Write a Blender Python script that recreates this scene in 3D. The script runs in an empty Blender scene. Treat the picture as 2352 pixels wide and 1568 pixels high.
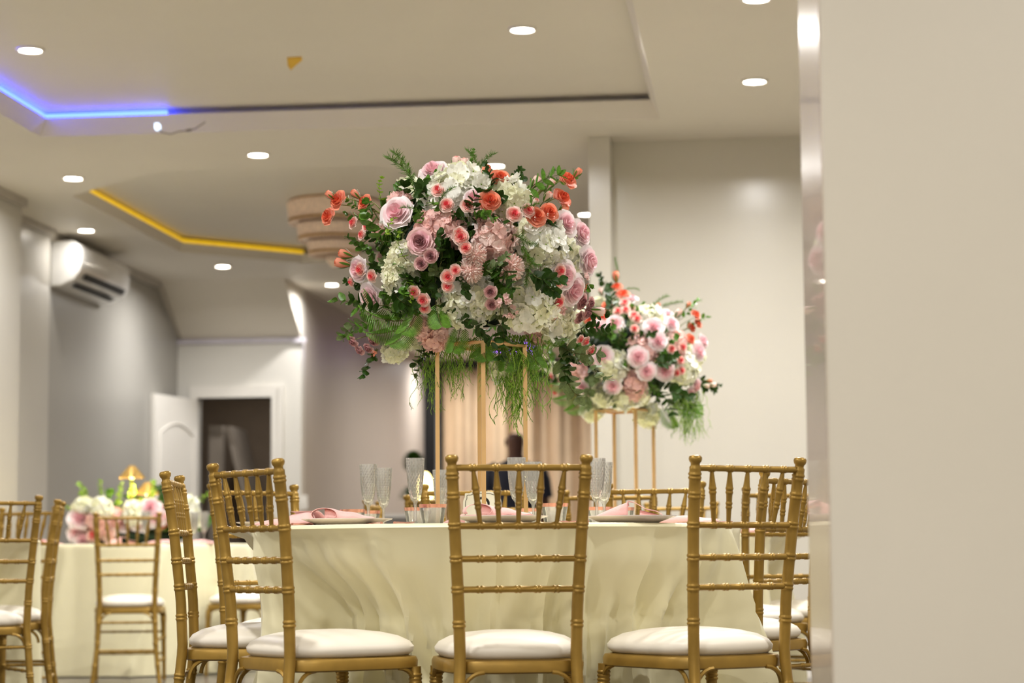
import bpy, math, random
from mathutils import Vector, Matrix
random.seed(7)
PI = math.pi
C = bpy.context.scene.collection
# ------------------------------------------------------------------ camera
F = 5000.0; TILT = math.atan(495/5000); ROLL = .007; CH = .666
LR = Vector((1,0,0)); FW = Vector((0,math.cos(TILT),math.sin(TILT))); UP = Vector((0,-math.sin(TILT),math.cos(TILT)))
def ray(px, py):
    xc=(px-1176)/F; yc=(784-py)/F
    return LR*(xc+ROLL*yc)+UP*(yc-ROLL*xc)+FW
def PT(px, py, y):
    d=ray(px,py); k=y/d.y; return Vector((d.x*k,y,CH+d.z*k))
def PZ(px, py, z):
    d=ray(px,py); k=(z-CH)/d.z; return Vector((d.x*k,d.y*k,z))
cam = bpy.data.cameras.new('camera'); co = bpy.data.objects.new('camera', cam); C.objects.link(co)
X=(LR-UP*ROLL).normalized(); Z=-FW; Y=Z.cross(X)
M=Matrix((X,Y,Z)).transposed().to_4x4(); M.translation=Vector((0,0,CH)); co.matrix_world=M
cam.sensor_width=36; cam.lens=36*F/2352; cam.clip_end=80
cam.dof.use_dof=True; cam.dof.focus_distance=6.25; cam.dof.aperture_fstop=3.2
bpy.context.scene.camera=co
# ------------------------------------------------------------------ room axes
A0=.113; cA=math.cos(A0); sA=math.sin(A0)
def UV(u,v,z=0): return Vector((u*cA+v*sA, -u*sA+v*cA, z))
# ------------------------------------------------------------------ materials
def srgb(h):
    if isinstance(h,str):
        h=[int(h[i:i+2],16)/255 for i in (0,2,4)]
    return tuple(c/12.92 if c<=.04045 else ((c+.055)/1.055)**2.4 for c in h)+(1,)
def mat(name, col, rough=.6, metal=0, var=.06, scale=8, bump=0, bscale=60, coat=0, sub=0, trans=0, ior=1.45, emit=None, es=0, sheen=0, spec=.5, tl=0):
    m=bpy.data.materials.new(name); m.use_nodes=True; n=m.node_tree.nodes; l=m.node_tree.links
    b=n['Principled BSDF']; c=srgb(col)
    b.inputs['Roughness'].default_value=rough; b.inputs['Metallic'].default_value=metal
    b.inputs['Coat Weight'].default_value=coat; b.inputs['IOR'].default_value=ior
    b.inputs['Transmission Weight'].default_value=trans; b.inputs['Specular IOR Level'].default_value=spec
    b.inputs['Sheen Weight'].default_value=sheen
    if sub: b.inputs['Subsurface Weight'].default_value=sub; b.inputs['Subsurface Radius'].default_value=(.01,.006,.004)
    tc=n.new('ShaderNodeTexCoord')
    nz=n.new('ShaderNodeTexNoise'); nz.inputs['Scale'].default_value=scale; nz.inputs['Detail'].default_value=3
    l.new(tc.outputs['Object'],nz.inputs['Vector'])
    rp=n.new('ShaderNodeValToRGB')
    lo=tuple(max(0,x*(1-var)) for x in c[:3])+(1,); hi=tuple(min(1,x*(1+var)) for x in c[:3])+(1,)
    rp.color_ramp.elements[0].position=.3; rp.color_ramp.elements[1].position=.7
    rp.color_ramp.elements[0].color=lo; rp.color_ramp.elements[1].color=hi
    l.new(nz.outputs['Fac'],rp.inputs['Fac']); l.new(rp.outputs['Color'],b.inputs['Base Color'])
    if bump:
        n2=n.new('ShaderNodeTexNoise'); n2.inputs['Scale'].default_value=bscale; l.new(tc.outputs['Object'],n2.inputs['Vector'])
        bp=n.new('ShaderNodeBump'); bp.inputs['Strength'].default_value=bump; bp.inputs['Distance'].default_value=.01
        l.new(n2.outputs['Fac'],bp.inputs['Height']); l.new(bp.outputs['Normal'],b.inputs['Normal'])
    if emit: b.inputs['Emission Color'].default_value=srgb(emit); b.inputs['Emission Strength'].default_value=es
    if tl:
        t=n.new('ShaderNodeBsdfTranslucent'); l.new(rp.outputs['Color'],t.inputs['Color'])
        mx=n.new('ShaderNodeMixShader'); mx.inputs[0].default_value=tl
        l.new(b.outputs[0],mx.inputs[1]); l.new(t.outputs[0],mx.inputs[2]); l.new(mx.outputs[0],n['Material Output'].inputs[0])
    return m
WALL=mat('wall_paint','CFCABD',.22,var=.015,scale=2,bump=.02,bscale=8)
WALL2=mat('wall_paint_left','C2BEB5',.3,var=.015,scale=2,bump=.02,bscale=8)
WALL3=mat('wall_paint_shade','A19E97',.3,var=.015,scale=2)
PILW=mat('pillar_paint','D2CBBB',.3,var=.015,scale=2)
PILG=mat('glossy_panel','CFC3B4',.22,var=.03,scale=3,coat=.6)
CEIL=mat('ceiling_paint','E6DFD2',.5,var=.02,scale=1.2)
TRIM=mat('white_trim','E6E2DA',.35,var=.01)
FLOOR=mat('floor_dark','6C655E',.25,var=.2,scale=3)
GOLD=mat('gold_paint','A18039',.36,metal=.45,var=.14,scale=14,bump=.05,bscale=40)
GOLDS=mat('gold_metal','E6BE86',.28,metal=.75,var=.05)
BRASS=mat('brass','CDA860',.25,metal=.85,var=.05)
CUSH=mat('cushion_vinyl','F1E9D8',.42,var=.015,scale=6,bump=.05,bscale=14,sheen=.1)
CLOTH=mat('ivory_satin','F4EDC6',.4,var=.02,scale=4,bump=.1,bscale=7,sheen=.25)
RGOLD=mat('rose_gold','DFA18F',.2,metal=.75,var=.05)
PINKN=mat('pink_napkin','F3BDB5',.7,var=.04,scale=20,bump=.15,bscale=200,sheen=.3)
PLATE=mat('plate_white','E6DAD6',.18,var=.01)
def clear(name):
    m=bpy.data.materials.new(name); m.use_nodes=True; n=m.node_tree.nodes; l=m.node_tree.links; n.clear()
    o=n.new('ShaderNodeOutputMaterial'); t=n.new('ShaderNodeBsdfTransparent'); t.inputs[0].default_value=(.97,.97,.96,1)
    g=n.new('ShaderNodeBsdfGlossy'); g.inputs['Roughness'].default_value=.06; g.inputs['Color'].default_value=(1,1,1,1)
    d=n.new('ShaderNodeBsdfTranslucent'); d.inputs[0].default_value=(.95,.93,.88,1); d2=n.new('ShaderNodeBsdfDiffuse'); d2.inputs[0].default_value=(.95,.93,.88,1)
    f=n.new('ShaderNodeFresnel'); f.inputs[0].default_value=1.4
    tc=n.new('ShaderNodeTexCoord'); nz=n.new('ShaderNodeTexNoise'); nz.inputs['Scale'].default_value=90; bp=n.new('ShaderNodeBump'); bp.inputs['Strength'].default_value=.15; bp.inputs['Distance'].default_value=.002
    l.new(tc.outputs['Object'],nz.inputs['Vector']); l.new(nz.outputs['Fac'],bp.inputs['Height']); l.new(bp.outputs['Normal'],g.inputs['Normal'])
    a=n.new('ShaderNodeMixShader'); a.inputs[0].default_value=.5; l.new(d.outputs[0],a.inputs[1]); l.new(d2.outputs[0],a.inputs[2])
    b=n.new('ShaderNodeMixShader'); b.inputs[0].default_value=.26; l.new(t.outputs[0],b.inputs[1]); l.new(a.outputs[0],b.inputs[2])
    mu=n.new('ShaderNodeMath'); mu.operation='MULTIPLY_ADD'; mu.inputs[1].default_value=1.0; mu.inputs[2].default_value=.05; l.new(f.outputs[0],mu.inputs[0])
    c=n.new('ShaderNodeMixShader'); l.new(mu.outputs[0],c.inputs[0]); l.new(b.outputs[0],c.inputs[1]); l.new(g.outputs[0],c.inputs[2]); l.new(c.outputs[0],o.inputs[0]); return m
CLEAR=clear('clear_plastic')
BLACK=mat('black','0C0C0E',.5,var=.1)
DARK=mat('dark_slot','151516',.6,var=.1)
ACW=mat('ac_plastic','EDECEA',.14,var=.01,coat=.5)
BULB=mat('bulb_glow','FFFFFF',.5,emit='FFF6E6',es=28)
LAMPG=mat('lamp_glow','FFE9A8',.5,emit='FFE08A',es=5)
def emis(name,col,s): return mat(name,col,.5,emit=col,es=s,var=0)
BLUE=emis('blue_led','2A3CFF',9); YEL=mat('yellow_led','EFC52A',.4,emit='F0C020',es=.35,var=.25,scale=30); PURP=emis('purple_led','9050FF',2)
YTAPE=mat('yellow_tape','E8B818',.5,var=.05)
CURT=mat('curtain_beige','DDC3A0',.75,var=.05,scale=5,sheen=.2)
LEAFD=mat('leaf_dark','2E4A16',.45,var=.35,scale=30,tl=.15,spec=.3)
LEAFM=mat('leaf_mid','56802A',.4,var=.35,scale=30,tl=.2)
LEAFB=mat('leaf_blue','68794A',.5,var=.25,scale=25,tl=.15)
LEAFL=mat('leaf_light','93B83A',.45,var=.3,scale=30,tl=.25)
FERN=mat('fern_green','5F8C26',.45,var=.3,scale=20,tl=.25)
MOSS=mat('moss_green','9CC24C',.5,var=.3,scale=20,tl=.2)
STEM=mat('stem_green','5A5A2C',.6,var=.3,scale=30)
def pet(n,c,v=.05): return mat(n,c,.6,var=v,scale=25,tl=.25,sheen=.2)
IV1=pet('ivory_petal','FFFEF2'); IV2=pet('ivory_petal_green','F8F8DA')
PK0=pet('pink_deep','FCCDD4'); PK1=pet('pink_mid','FFE3E5'); PK2=pet('pink_pale','FFF3F2')
SR0=pet('spray_core','F4646E'); SR1=pet('spray_mid','FFBBB0'); SR2=pet('spray_edge','FFE2D8')
OR0=pet('orange_core','E0603C'); OR1=pet('orange_mid','F0835C'); OR2=pet('orange_edge','F4A081')
MV0=pet('mauve_core','B07A7E'); MV1=pet('mauve_mid','DDABAC'); MV2=pet('mauve_edge','F0CBC7')
PH1=pet('peach_petal','FBCFC5',.08); PH2=pet('peach_petal_pale','FFE3DA',.08); CHR=pet('mum_petal','FFEBE2',.06)
# ------------------------------------------------------------------ mesh building
def obj(name, mb, mats, parent=None, smooth=True, loc=None):
    me = mb if isinstance(mb, bpy.types.Mesh) else mb.mesh(name, mats, smooth)
    o=bpy.data.objects.new(name, me); C.objects.link(o); o.parent=parent
    if loc is not None: o.location=loc
    return o
class MB:
    def __init__(s): s.v=[]; s.f=[]; s.m=[]
    def mesh(s,name,mats,smooth=True):
        me=bpy.data.meshes.new(name); me.from_pydata([tuple(p) for p in s.v],[],s.f)
        for m in (mats if isinstance(mats,(list,tuple)) else [mats]): me.materials.append(m)
        me.polygons.foreach_set('material_index',s.m)
        me.polygons.foreach_set('use_smooth',[smooth]*len(s.f)); me.update()
        if smooth:
            try: me.set_sharp_from_angle(angle=math.radians(50))
            except Exception: pass
        return me
    def add(s,vs,fs,mi=0):
        b=len(s.v); s.v+=[Vector(p) for p in vs]; s.f+=[tuple(b+i for i in f) for f in fs]; s.m+=[mi]*len(fs)
    def box(s,a,b,mi=0,T=None):
        x0,y0,z0=a; x1,y1,z1=b
        vs=[Vector(p) for p in ((x0,y0,z0),(x1,y0,z0),(x1,y1,z0),(x0,y1,z0),(x0,y0,z1),(x1,y0,z1),(x1,y1,z1),(x0,y1,z1))]
        if T: vs=[T(p) if callable(T) else T@p for p in vs]
        s.add(vs,[(0,3,2,1),(4,5,6,7),(0,1,5,4),(1,2,6,5),(2,3,7,6),(3,0,4,7)],mi)
    def tube(s,pts,rad,n=8,mi=0,cap=True):
        pts=[Vector(p) for p in pts]; N=len(pts)
        if not hasattr(rad,'__len__'): rad=[rad]*N
        t0=(pts[1]-pts[0]).normalized(); a=Vector((0,0,1)) if abs(t0.z)<.9 else Vector((1,0,0))
        nx=t0.cross(a).normalized(); b=len(s.v)
        for i,p in enumerate(pts):
            t=(pts[min(i+1,N-1)]-pts[max(i-1,0)])
            t = t.normalized() if t.length>1e-9 else t0
            nx=(nx-t*nx.dot(t)); nx = nx.normalized() if nx.length>1e-6 else t.orthogonal().normalized()
            ny=t.cross(nx)
            for k in range(n):
                g=2*PI*k/n; s.v.append(p+(nx*math.cos(g)+ny*math.sin(g))*rad[i])
        for i in range(N-1):
            for k in range(n):
                s.f.append((b+i*n+k,b+i*n+(k+1)%n,b+(i+1)*n+(k+1)%n,b+(i+1)*n+k)); s.m.append(mi)
        if cap:
            s.f.append(tuple(b+k for k in range(n))[::-1]); s.m.append(mi)
            s.f.append(tuple(b+(N-1)*n+k for k in range(n))); s.m.append(mi)
    def lathe(s,prof,n=24,mi=0,T=None,mis=None):
        b=len(s.v)
        for r,z in prof:
            for k in range(n):
                g=2*PI*k/n; p=Vector((r*math.cos(g),r*math.sin(g),z)); s.v.append(T@p if T else p)
        for i in range(len(prof)-1):
            for k in range(n):
                s.f.append((b+i*n+k,b+i*n+(k+1)%n,b+(i+1)*n+(k+1)%n,b+(i+1)*n+k)); s.m.append(mis[i] if mis else mi)
    def grid(s,fn,nu,nv,mi=0):
        b=len(s.v)
        for j in range(nv+1):
            for i in range(nu+1): s.v.append(Vector(fn(i/nu,j/nv)))
        for j in range(nv):
            for i in range(nu):
                a=b+j*(nu+1)+i; s.f.append((a,a+1,a+nu+2,a+nu+1)); s.m.append(mi)
    def ellipsoid(s,c,r,nu=16,nv=10,mi=0):
        c=Vector(c); s.grid(lambda u,v:c+Vector((r[0]*math.sin(PI*v)*math.cos(2*PI*u),r[1]*math.sin(PI*v)*math.sin(2*PI*u),-r[2]*math.cos(PI*v))),nu,nv,mi)
def tag(o,label,cat,group=None):
    o['label']=label; o['category']=cat
    if group: o['group']=group
    return o
def thing(name,label,cat,loc=(0,0,0),rz=0,group=None):
    o=bpy.data.objects.new(name,None); C.objects.link(o); o.location=loc; o.rotation_euler=(0,0,rz); o.empty_display_size=.1
    return tag(o,label,cat,group)
def struct(name,mb,m,parent=None,smooth=False):
    o=obj(name,mb,m,parent,smooth)
    if parent is None: o['kind']='structure'
    return o
def dup(root,loc,rz,label,group=None):
    r=root.copy(); C.objects.link(r); r.location=loc; r.rotation_euler=(0,0,rz); r['label']=label
    if group: r['group']=group
    for ch in root.children:
        c=ch.copy(); C.objects.link(c); c.parent=r
        for g in ch.children:
            d=g.copy(); C.objects.link(d); d.parent=c
    return r
def sm(a,b,x):
    t=min(1,max(0,(x-a)/(b-a))); return t*t*(3-2*t)
def uvbox(mb,u0,u1,v0,v1,z0,z1,mi=0): mb.box((u0,v0,z0),(u1,v1,z1),mi,lambda p:UV(p.x,p.y,p.z))
# ------------------------------------------------------------------ ROOM
H=3.0
m=MB(); uvbox(m,-7,5.5,-1.5,27,-.06,0); struct('floor',m,FLOOR)
# ceiling: soffit with two tray openings, as slabs around them
T1=(-3.93,-.5,5.6,11.52); T2=(-4.37,-1.5,12.67,16.85)
m=MB()
zt=H+.3
def slab(u0,u1,v0,v1): uvbox(m,u0,u1,v0,v1,H,zt)
E=.045
slab(-7,5.5,-1.5,T1[2]-E); slab(-7,T1[0]-E,T1[2]-E,T1[3]+E); slab(T1[1]+E,5.5,T1[2]-E,T1[3]+E)
slab(-7,5.5,T1[3]+E,T2[2]-.13); slab(-7,T2[0]-.13,T2[2]-.13,T2[3]+.13); slab(T2[1]+.13,5.5,T2[2]-.13,T2[3]+.13); slab(-7,5.5,T2[3]+.13,27)
struct('ceiling',m,CEIL)
def polyring(lo,hi,zl,zh,m,mi=0):
    n=len(lo)
    vs=[UV(a,b,zl) for a,b in lo]+[UV(a,b,zh) for a,b in hi]
    m.add(vs,[(i,(i+1)%n,n+(i+1)%n,n+i) for i in range(n)],mi)
def inset(P,d):
    cx=sum(p[0] for p in P)/len(P); cy=sum(p[1] for p in P)/len(P); R=[]
    n=len(P)
    for i in range(n):
        p0=Vector(P[i-1]);p1=Vector(P[i]);p2=Vector(P[(i+1)%n])
        a=(p1-p0).normalized(); b=(p2-p1).normalized()
        na=Vector((-a.y,a.x)); nb=Vector((-b.y,b.x)); k=(na+nb); k=k/(1+na.dot(nb))
        R.append(tuple(p1+k*d))
    return R
R1=[(T1[0],T1[2]),(T1[1],T1[2]),(T1[1],T1[3]),(T1[0],T1[3])]
R1h=inset(R1,.05)
m=MB()
polyring(R1,R1h,H,H+.095,m); polyring(R1h,inset(R1h,-.015),H+.095,H+.095,m); 
struct('trim_1',m,CEIL)
m=MB(); uvbox(m,T1[0]-E,T1[1]+E,T1[2]-E,T1[3]+E,H+.13,H+.3); struct('ceiling_tray',m,CEIL)
# soffit edge pieces between the lip and the slabs (chamfered edge board)
def edgeboard(P,e,name,zl=H):
    m=MB(); O=inset(P,-e); n=len(P)
    vs=[UV(a,b,zl) for a,b in P]+[UV(a,b,zl) for a,b in O]
    m.add(vs,[(i,(i+1)%n,n+(i+1)%n,n+i) for i in range(n)])
    vs=[UV(a,b,zl+.04) for a,b in P]+[UV(a,b,zl+.04) for a,b in O]
    m.add(vs,[(i,n+i,n+(i+1)%n,(i+1)%n) for i in range(n)])
    return struct(name,m,CEIL)
edgeboard(R1,E,'trim_2')
ch=.78
P2=[(T2[0]+ch,T2[2]),(T2[1]-ch,T2[2]),(T2[1],T2[2]+ch),(T2[1],T2[3]-ch),(T2[1]-ch,T2[3]),(T2[0]+ch,T2[3]),(T2[0],T2[3]-ch),(T2[0],T2[2]+ch)]
m=MB(); polyring(P2,inset(P2,.03),H,H+.07,m); struct('trim_3',m,CEIL)
m=MB(); n8=8; O=[(T2[0]-.13,T2[2]-.13),(T2[1]+.13,T2[2]-.13),(T2[1]+.13,T2[3]+.13),(T2[0]-.13,T2[3]+.13)]
Q=[(T2[0]+ch,T2[2]-.13),(T2[1]-ch,T2[2]-.13),(T2[1]+.13,T2[2]+ch),(T2[1]+.13,T2[3]-ch),(T2[1]-ch,T2[3]+.13),(T2[0]+ch,T2[3]+.13),(T2[0]-.13,T2[3]-ch),(T2[0]-.13,T2[2]+ch)]
vs=[UV(a,b,H) for a,b in P2]+[UV(a,b,H) for a,b in Q]
m.add(vs,[(i,(i+1)%8,8+(i+1)%8,8+i) for i in range(8)])
for i,(c,d,o) in enumerate([(0,7,0),(1,2,1),(3,4,2),(5,6,3)]):
    m.add([UV(*Q[c],H),UV(*Q[d],H),UV(*O[o],H)],[(0,1,2)])
struct('trim_4',m,CEIL)
m=MB(); uvbox(m,T2[0]-.13,T2[1]+.13,T2[2]-.13,T2[3]+.13,H+.12,H+.3); struct('ceiling_octagon',m,CEIL)
# walls
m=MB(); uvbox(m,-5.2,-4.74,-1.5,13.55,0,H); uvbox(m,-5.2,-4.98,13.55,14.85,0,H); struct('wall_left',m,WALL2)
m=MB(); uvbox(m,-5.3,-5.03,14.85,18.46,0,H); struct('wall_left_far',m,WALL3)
VD=18.46
dl=PT(452,905,19.0); du0=-4.72; du1=-4.12
# door wall with opening
m=MB()
def UfromPx(px,v):   # u on the line v=const seen at pixel column px (about the horizon)
    d=ray(px,1000); k=v/(d.x*sA+d.y*cA); return d.x*k*cA-d.y*k*sA
uL=UfromPx(452,VD); uR=UfromPx(625,VD); uE=UfromPx(692,VD); 
uvbox(m,-5.3,uL,VD,VD+.14,0,H); uvbox(m,uR,uE,VD,VD+.14,0,H); uvbox(m,uL,uR,VD,VD+.14,2.06,H)
struct('wall_back_left',m,mat('wall_paint_door','DAD7CF',.3,var=.015,scale=2))
m=MB(); uvbox(m,uL-.06,uL,VD-.03,VD+.15,0,2.06); uvbox(m,uR,uR+.10,VD-.03,VD+.15,0,2.16); uvbox(m,uL-.06,uR,VD-.03,VD+.15,2.06,2.16)
uvbox(m,uR+.07,uR+.10,VD-.045,VD-.02,0,2.16)
struct('trim_5',m,TRIM)
# sloped bulkhead above door wall
m=MB(); a=[UV(-5.03,17.75,H),UV(uE,17.75,H),UV(uE,VD,2.57),UV(-5.03,VD,2.57),UV(-5.03,VD,H),UV(uE,VD,H)]
m.add(a,[(0,1,2,3),(1,5,2),(0,3,4)]); struct('wall_bulkhead',m,CEIL)
m=MB(); uvbox(m,-5.03,uE+.04,VD-.03,VD,2.53,2.57)
b=[UV(uE,17.75,H),UV(uE+.02,17.75,H),UV(uE+.02,VD,2.55),UV(uE,VD,2.55)]; struct('trim_6',m,mat('lavender_trim','C9C4CE',.4))
m=MB(); uvbox(m,-5.03,-4.99,14.85,17.78,H-.06,H); 
b=[UV(-4.985,17.7,H),UV(-4.985,17.82,H),UV(-4.985,VD,2.62),UV(-4.985,VD,2.54)]; m.add(b,[(0,1,2,3)]); uvbox(m,-4.98,-4.94,13.6,14.85,H-.05,H); uvbox(m,-4.74,-4.70,10,13.55,H-.05,H)
struct('trim_7',m,mat('crown_grey','B4AEA5',.4))
m=MB(); uvbox(m,uE-.12,uE,VD+.14,26.4,0,H); struct('wall_corridor',m,mat('wall_paint_corridor','BDB3A8',.42,var=.015,scale=2))
m=MB(); uvbox(m,uE-.12,5.5,25.9,26.1,0,H); struct('wall_back',m,WALL2)
m=MB(); uvbox(m,-.80,5.5,12.14,12.34,0,H); struct('wall_back_right',m,WALL)
m=MB(); uvbox(m,-.92,-.80,11.95,12.34,0,H); struct('wall_pilaster',m,WALL)
m=MB(); uvbox(m,3.2,3.4,-1.5,12.14,0,H); struct('wall_right',m,WALL)
m=MB(); uvbox(m,1.9,2.0,12.34,26,0,H); struct('wall_right_far',m,WALL2)
m=MB(); uvbox(m,-5.2,3.4,-1.62,-1.5,0,H); struct('wall_front',m,WALL)
# near pillar on the right (world aligned with the camera side)
x0=PT(1898,784,4.0).x
m=MB(); m.box((x0,3.985,0),(x0+1.6,4.0,H)); m.box((x0+.02,4.0,0),(x0+1.6,4.27,H)); struct('wall_pillar',m,PILW)
m=MB(); m.box((x0-.002,4.0,0),(x0+.02,4.28,H)); struct('trim_8',m,PILG)
# room behind the door
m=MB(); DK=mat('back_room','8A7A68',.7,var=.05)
uvbox(m,-5.4,uE-.13,VD+1.5,VD+1.6,0,2.5); uvbox(m,-5.4,uE-.13,VD+.14,VD+1.6,2.4,2.5); uvbox(m,-5.4,-5.3,VD+.14,VD+1.6,0,2.5)
struct('wall_back_room',m,DK)
m=MB(); b=[UV(uL+.10,VD+.6,1.85),UV(uL+.15,VD+.6,1.85),UV(uL+.42,VD+.6,.8),UV(uL+.36,VD+.6,.8)]
b2=[p+UV(0,.6,0) for p in b]
m.add(b+b2,[(0,1,2,3),(4,7,6,5),(0,4,5,1),(1,5,6,2),(2,6,7,3),(3,7,4,0)])
uvbox(m,uL-.02,uL+.10,VD+.5,VD+.6,0,1.85)
o=struct('trim_9',m,mat('stair_side','8A8074',.7))
# open door leaf
hx=UV(uL,VD-.03,0); tip=PT(350,1000,18.05); dv=Vector((tip.x-hx.x,tip.y-hx.y,0)); L=dv.length; ang=math.atan2(dv.y,dv.x)
dr=thing('door_1','x','door',hx,ang); del dr['label']; del dr['category']; dr['kind']='structure'
m=MB(); m.box((0,-.02,.01),(L,.02,2.04)); dl_=obj('door_leaf',m,TRIM,dr,False)
m=MB()
def arch(off,z0,z1,xa,xb,w=.018):
    pts=[(xa,off,z0)]; n=14
    for i in range(n+1):
        t=i/n; x=xa+(xb-xa)*t; pts.append((x,off,z1+.09*math.sin(PI*t)))
    pts+=[(xb,off,z0),(xa,off,z0)]; m.tube(pts,w*.6,6,cap=False)
for s in (-.022,.022):
    arch(s,1.05,1.72,.10,L-.10); arch(s,.2,.82,.10,L-.10)
obj('panel_moulding',m,TRIM,dl_)
m=MB(); m.tube([(L-.06,-.07,.98),(L-.06,.07,.98)],.02,10); obj('door_handle',m,BRASS,dl_)
# baseboards
m=MB(); uvbox(m,-.8,3.2,12.12,12.14,0,.1); struct('baseboard_back',m,TRIM)
m=MB(); uvbox(m,-5.03,-5.01,14.85,VD,0,.1); struct('baseboard_left',m,TRIM)
# curtains and rod
m=MB(); vc=25.6; ca=PT(1012,1000,25.6).x+.0
def cf(u,v):
    uu=-3.72+u*5.0; fold=.06*math.sin(uu*17)+.03*math.sin(uu*41+1); return UV(uu,vc+fold,.02+v*2.87)
m.grid(cf,420,6); o=obj('curtain',m,CURT); tag(o,'floor-length beige curtain hanging in soft folds on the far wall behind the person','curtain')
rod=thing('curtain_rod','long black curtain rod above the beige curtain on the far wall','curtain rod',UV(-1.2,25.5,2.93))
m=MB(); a=UV(-4.0,25.5,2.93)-rod.location; b=UV(1.4,25.5,2.93)-rod.location; m.tube([a,b],.035,10); rd_=obj('rod',m,BLACK,rod)
m=MB(); m.tube([a-Vector((.04,0,0)),a+Vector((.02,0,0))],.06,10); obj('finial',m,BLACK,rd_)
m=MB(); uvbox(m,-3.95,-3.80,25.38,25.44,0,2.9); o=obj('black_drape',m,BLACK,None,False); tag(o,'narrow black drape panel at the left edge of the beige curtain','curtain')
# ------------------------------------------------------------------ downlights
def lightdata(e,r=.055,spot=False):
    d=bpy.data.lights.new('downlight_or_fill','AREA'); d.shape='DISK'; d.size=.12; d.energy=e; d.color=(.965,.945,.93)
    d.spread=math.radians(165); return d
LD=lightdata(20)
dm=MB(); dm.lathe([(.0,-.006),(.052,-.006)],28,0); rg=MB(); rg.lathe([(.052,-.004),(.056,-.012),(.068,-.01),(.07,0)],28,0)
dme=dm.mesh('bulb',BULB); rge=rg.mesh('ring',TRIM)
spec=[((70,112),H+.13,'round recessed ceiling light at the upper left, above the blue strip'),
 ((1200,65),H+.13,'round recessed light in the tray ceiling, high above the large bouquet'),
 ((1733,184),H,'round recessed light in the soffit above the plain right wall, fully in frame'),
 ((1737,-6),H,'recessed light at the very top edge of the photo, right of the tray'),
 ((593,353),H,'recessed light between the two ceiling trays, left of the big bouquet'),
 ((168,407),H,'recessed light just left of the yellow strip corner'),
 ((1137,378),H,'recessed light just above the top of the large bouquet'),
 ((1347,490),H,'recessed light beside the wall pilaster, right of the large bouquet'),
 ((198,527),H,'recessed light right above the air conditioner'),
 ((512,610),H,'recessed light below the yellow strip, above the sloped bulkhead'),
 ((762,652),H,'farthest recessed light, just left of the bouquet above the corridor')]
G='recessed ceiling downlights'
LDW=lightdata(8); LDA=lightdata(1.2); LDF=lightdata(16)
def downlight(p,label,e=None):
    t=thing('downlight',label,'ceiling light',p,0,G); r_=obj('ring',rge,None,t); obj('diffuser',dme,None,r_)
    lo=bpy.data.objects.new('downlight_or_fill',LDA if 'air cond' in label else LDW if 'strip corner' in label or 'farthest' in label else LD); C.objects.link(lo); lo.location=Vector(p)-Vector((0,0,.02)); lo['kind']='light'
for (p,z,lb) in spec: downlight(PZ(p[0],p[1],z),lb)
# added fill lamps without fixtures, giving the near hall more front light
for u,v in [(-4.2,4.9),(-1.5,5),(-.1,7.2),(1.6,9.5),(1.6,5.4),(-1.2,2.4),(1.4,2),(-3.4,2.2),(.5,.2),(-2.4,-.4),(2.4,-.2),(-.9,-.9)]:
    lo=bpy.data.objects.new('downlight_or_fill',LD); C.objects.link(lo)
    z=H if not (T1[0]<u<T1[1] and T1[2]<v<T1[3]) else H+.13
    lo.location=UV(u,v,z-.02)
for u,v in [(-2.3,20.9),(-.3,20.9),(-2.4,22.6),(-3.4,24.6),(-.9,23.6)]:  # added fill lamps to brighten the far corridor wall and curtain
    lo=bpy.data.objects.new('downlight_or_fill',LDF); C.objects.link(lo); lo.location=UV(u,v,H-.02)
lo=bpy.data.objects.new('back_room_fill',lightdata(2.2)); C.objects.link(lo); lo.location=UV((uL+uR)/2,VD+.45,2.38)  # added fill, lifts the dark room behind the doorway
# ------------------------------------------------------------------ LED strips
def strip(pts,w,mt,name,label):
    m=MB(); m.tube(pts,w,6); o=obj(name,m,mt); return tag(o,label,'led strip')
hp=inset(R1h,-.02)
zL=H+.11
cR=R1h[3]
strip([UV(cR[0]-.02,8.5,zL),UV(cR[0]-.02,cR[1]+.02,zL),UV(UfromPx(378,cR[1]+.02),cR[1]+.02,zL)],.012,BLUE,'led_strip','glowing blue LED strip in the cove of the near ceiling tray')
I2=inset(P2,.03)
strip([UV(I2[7][0]-.012,I2[7][1]-.0,H+.085),UV(I2[6][0]-.012,I2[6][1],H+.085),UV(I2[5][0],I2[5][1]+.012,H+.085)],.016,YEL,'led_strip','yellow LED strip along the edge of the far octagonal ceiling tray')
strip([PT(1110,797,24),PT(1225,800,24)],.05,PURP,'led_strip','faint purple LED strip far away beneath the large bouquet')
# controller and loose wires
p=PT(361,290,11.6); t=thing('led_controller','tiny white LED controller with loose wires hanging at the end of the blue strip','led controller',p)
m=MB(); m.box((-.012,-.02,-.014),(.012,.05,.014)); obj('housing',m,emis('controller_glow','CFE4FF',1.2),t,False)
m=MB(); pts=[PT(a,b,11.58)-p for a,b in ((364,296),(372,304),(392,308),(410,302),(428,300),(448,296),(472,280))]; m.tube(pts,.0035,5)
m.tube([PT(428,300,11.58)-p,PT(440,298,11.58)-p],.008,6); obj('wire',m,mat('wire_grey','8C8274',.6),t)
p=PZ(676,145,H+.13); m=MB()
v=[(660,132),(693,130),(694,137),(684,145),(676,152),(668,160),(661,150)]
vs=[PZ(a,b,H+.129)-p for a,b in v]; n=len(vs); m.add(vs+[q+Vector((0,0,-.003)) for q in vs],[tuple(range(n)),tuple(range(2*n-1,n-1,-1))]+[(i,(i+1)%n,n+(i+1)%n,n+i) for i in range(n)])
tag(obj('tape_scrap',m,YTAPE,None,False,p),'small scrap of yellow tape stuck on the tray ceiling','tape')
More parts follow.
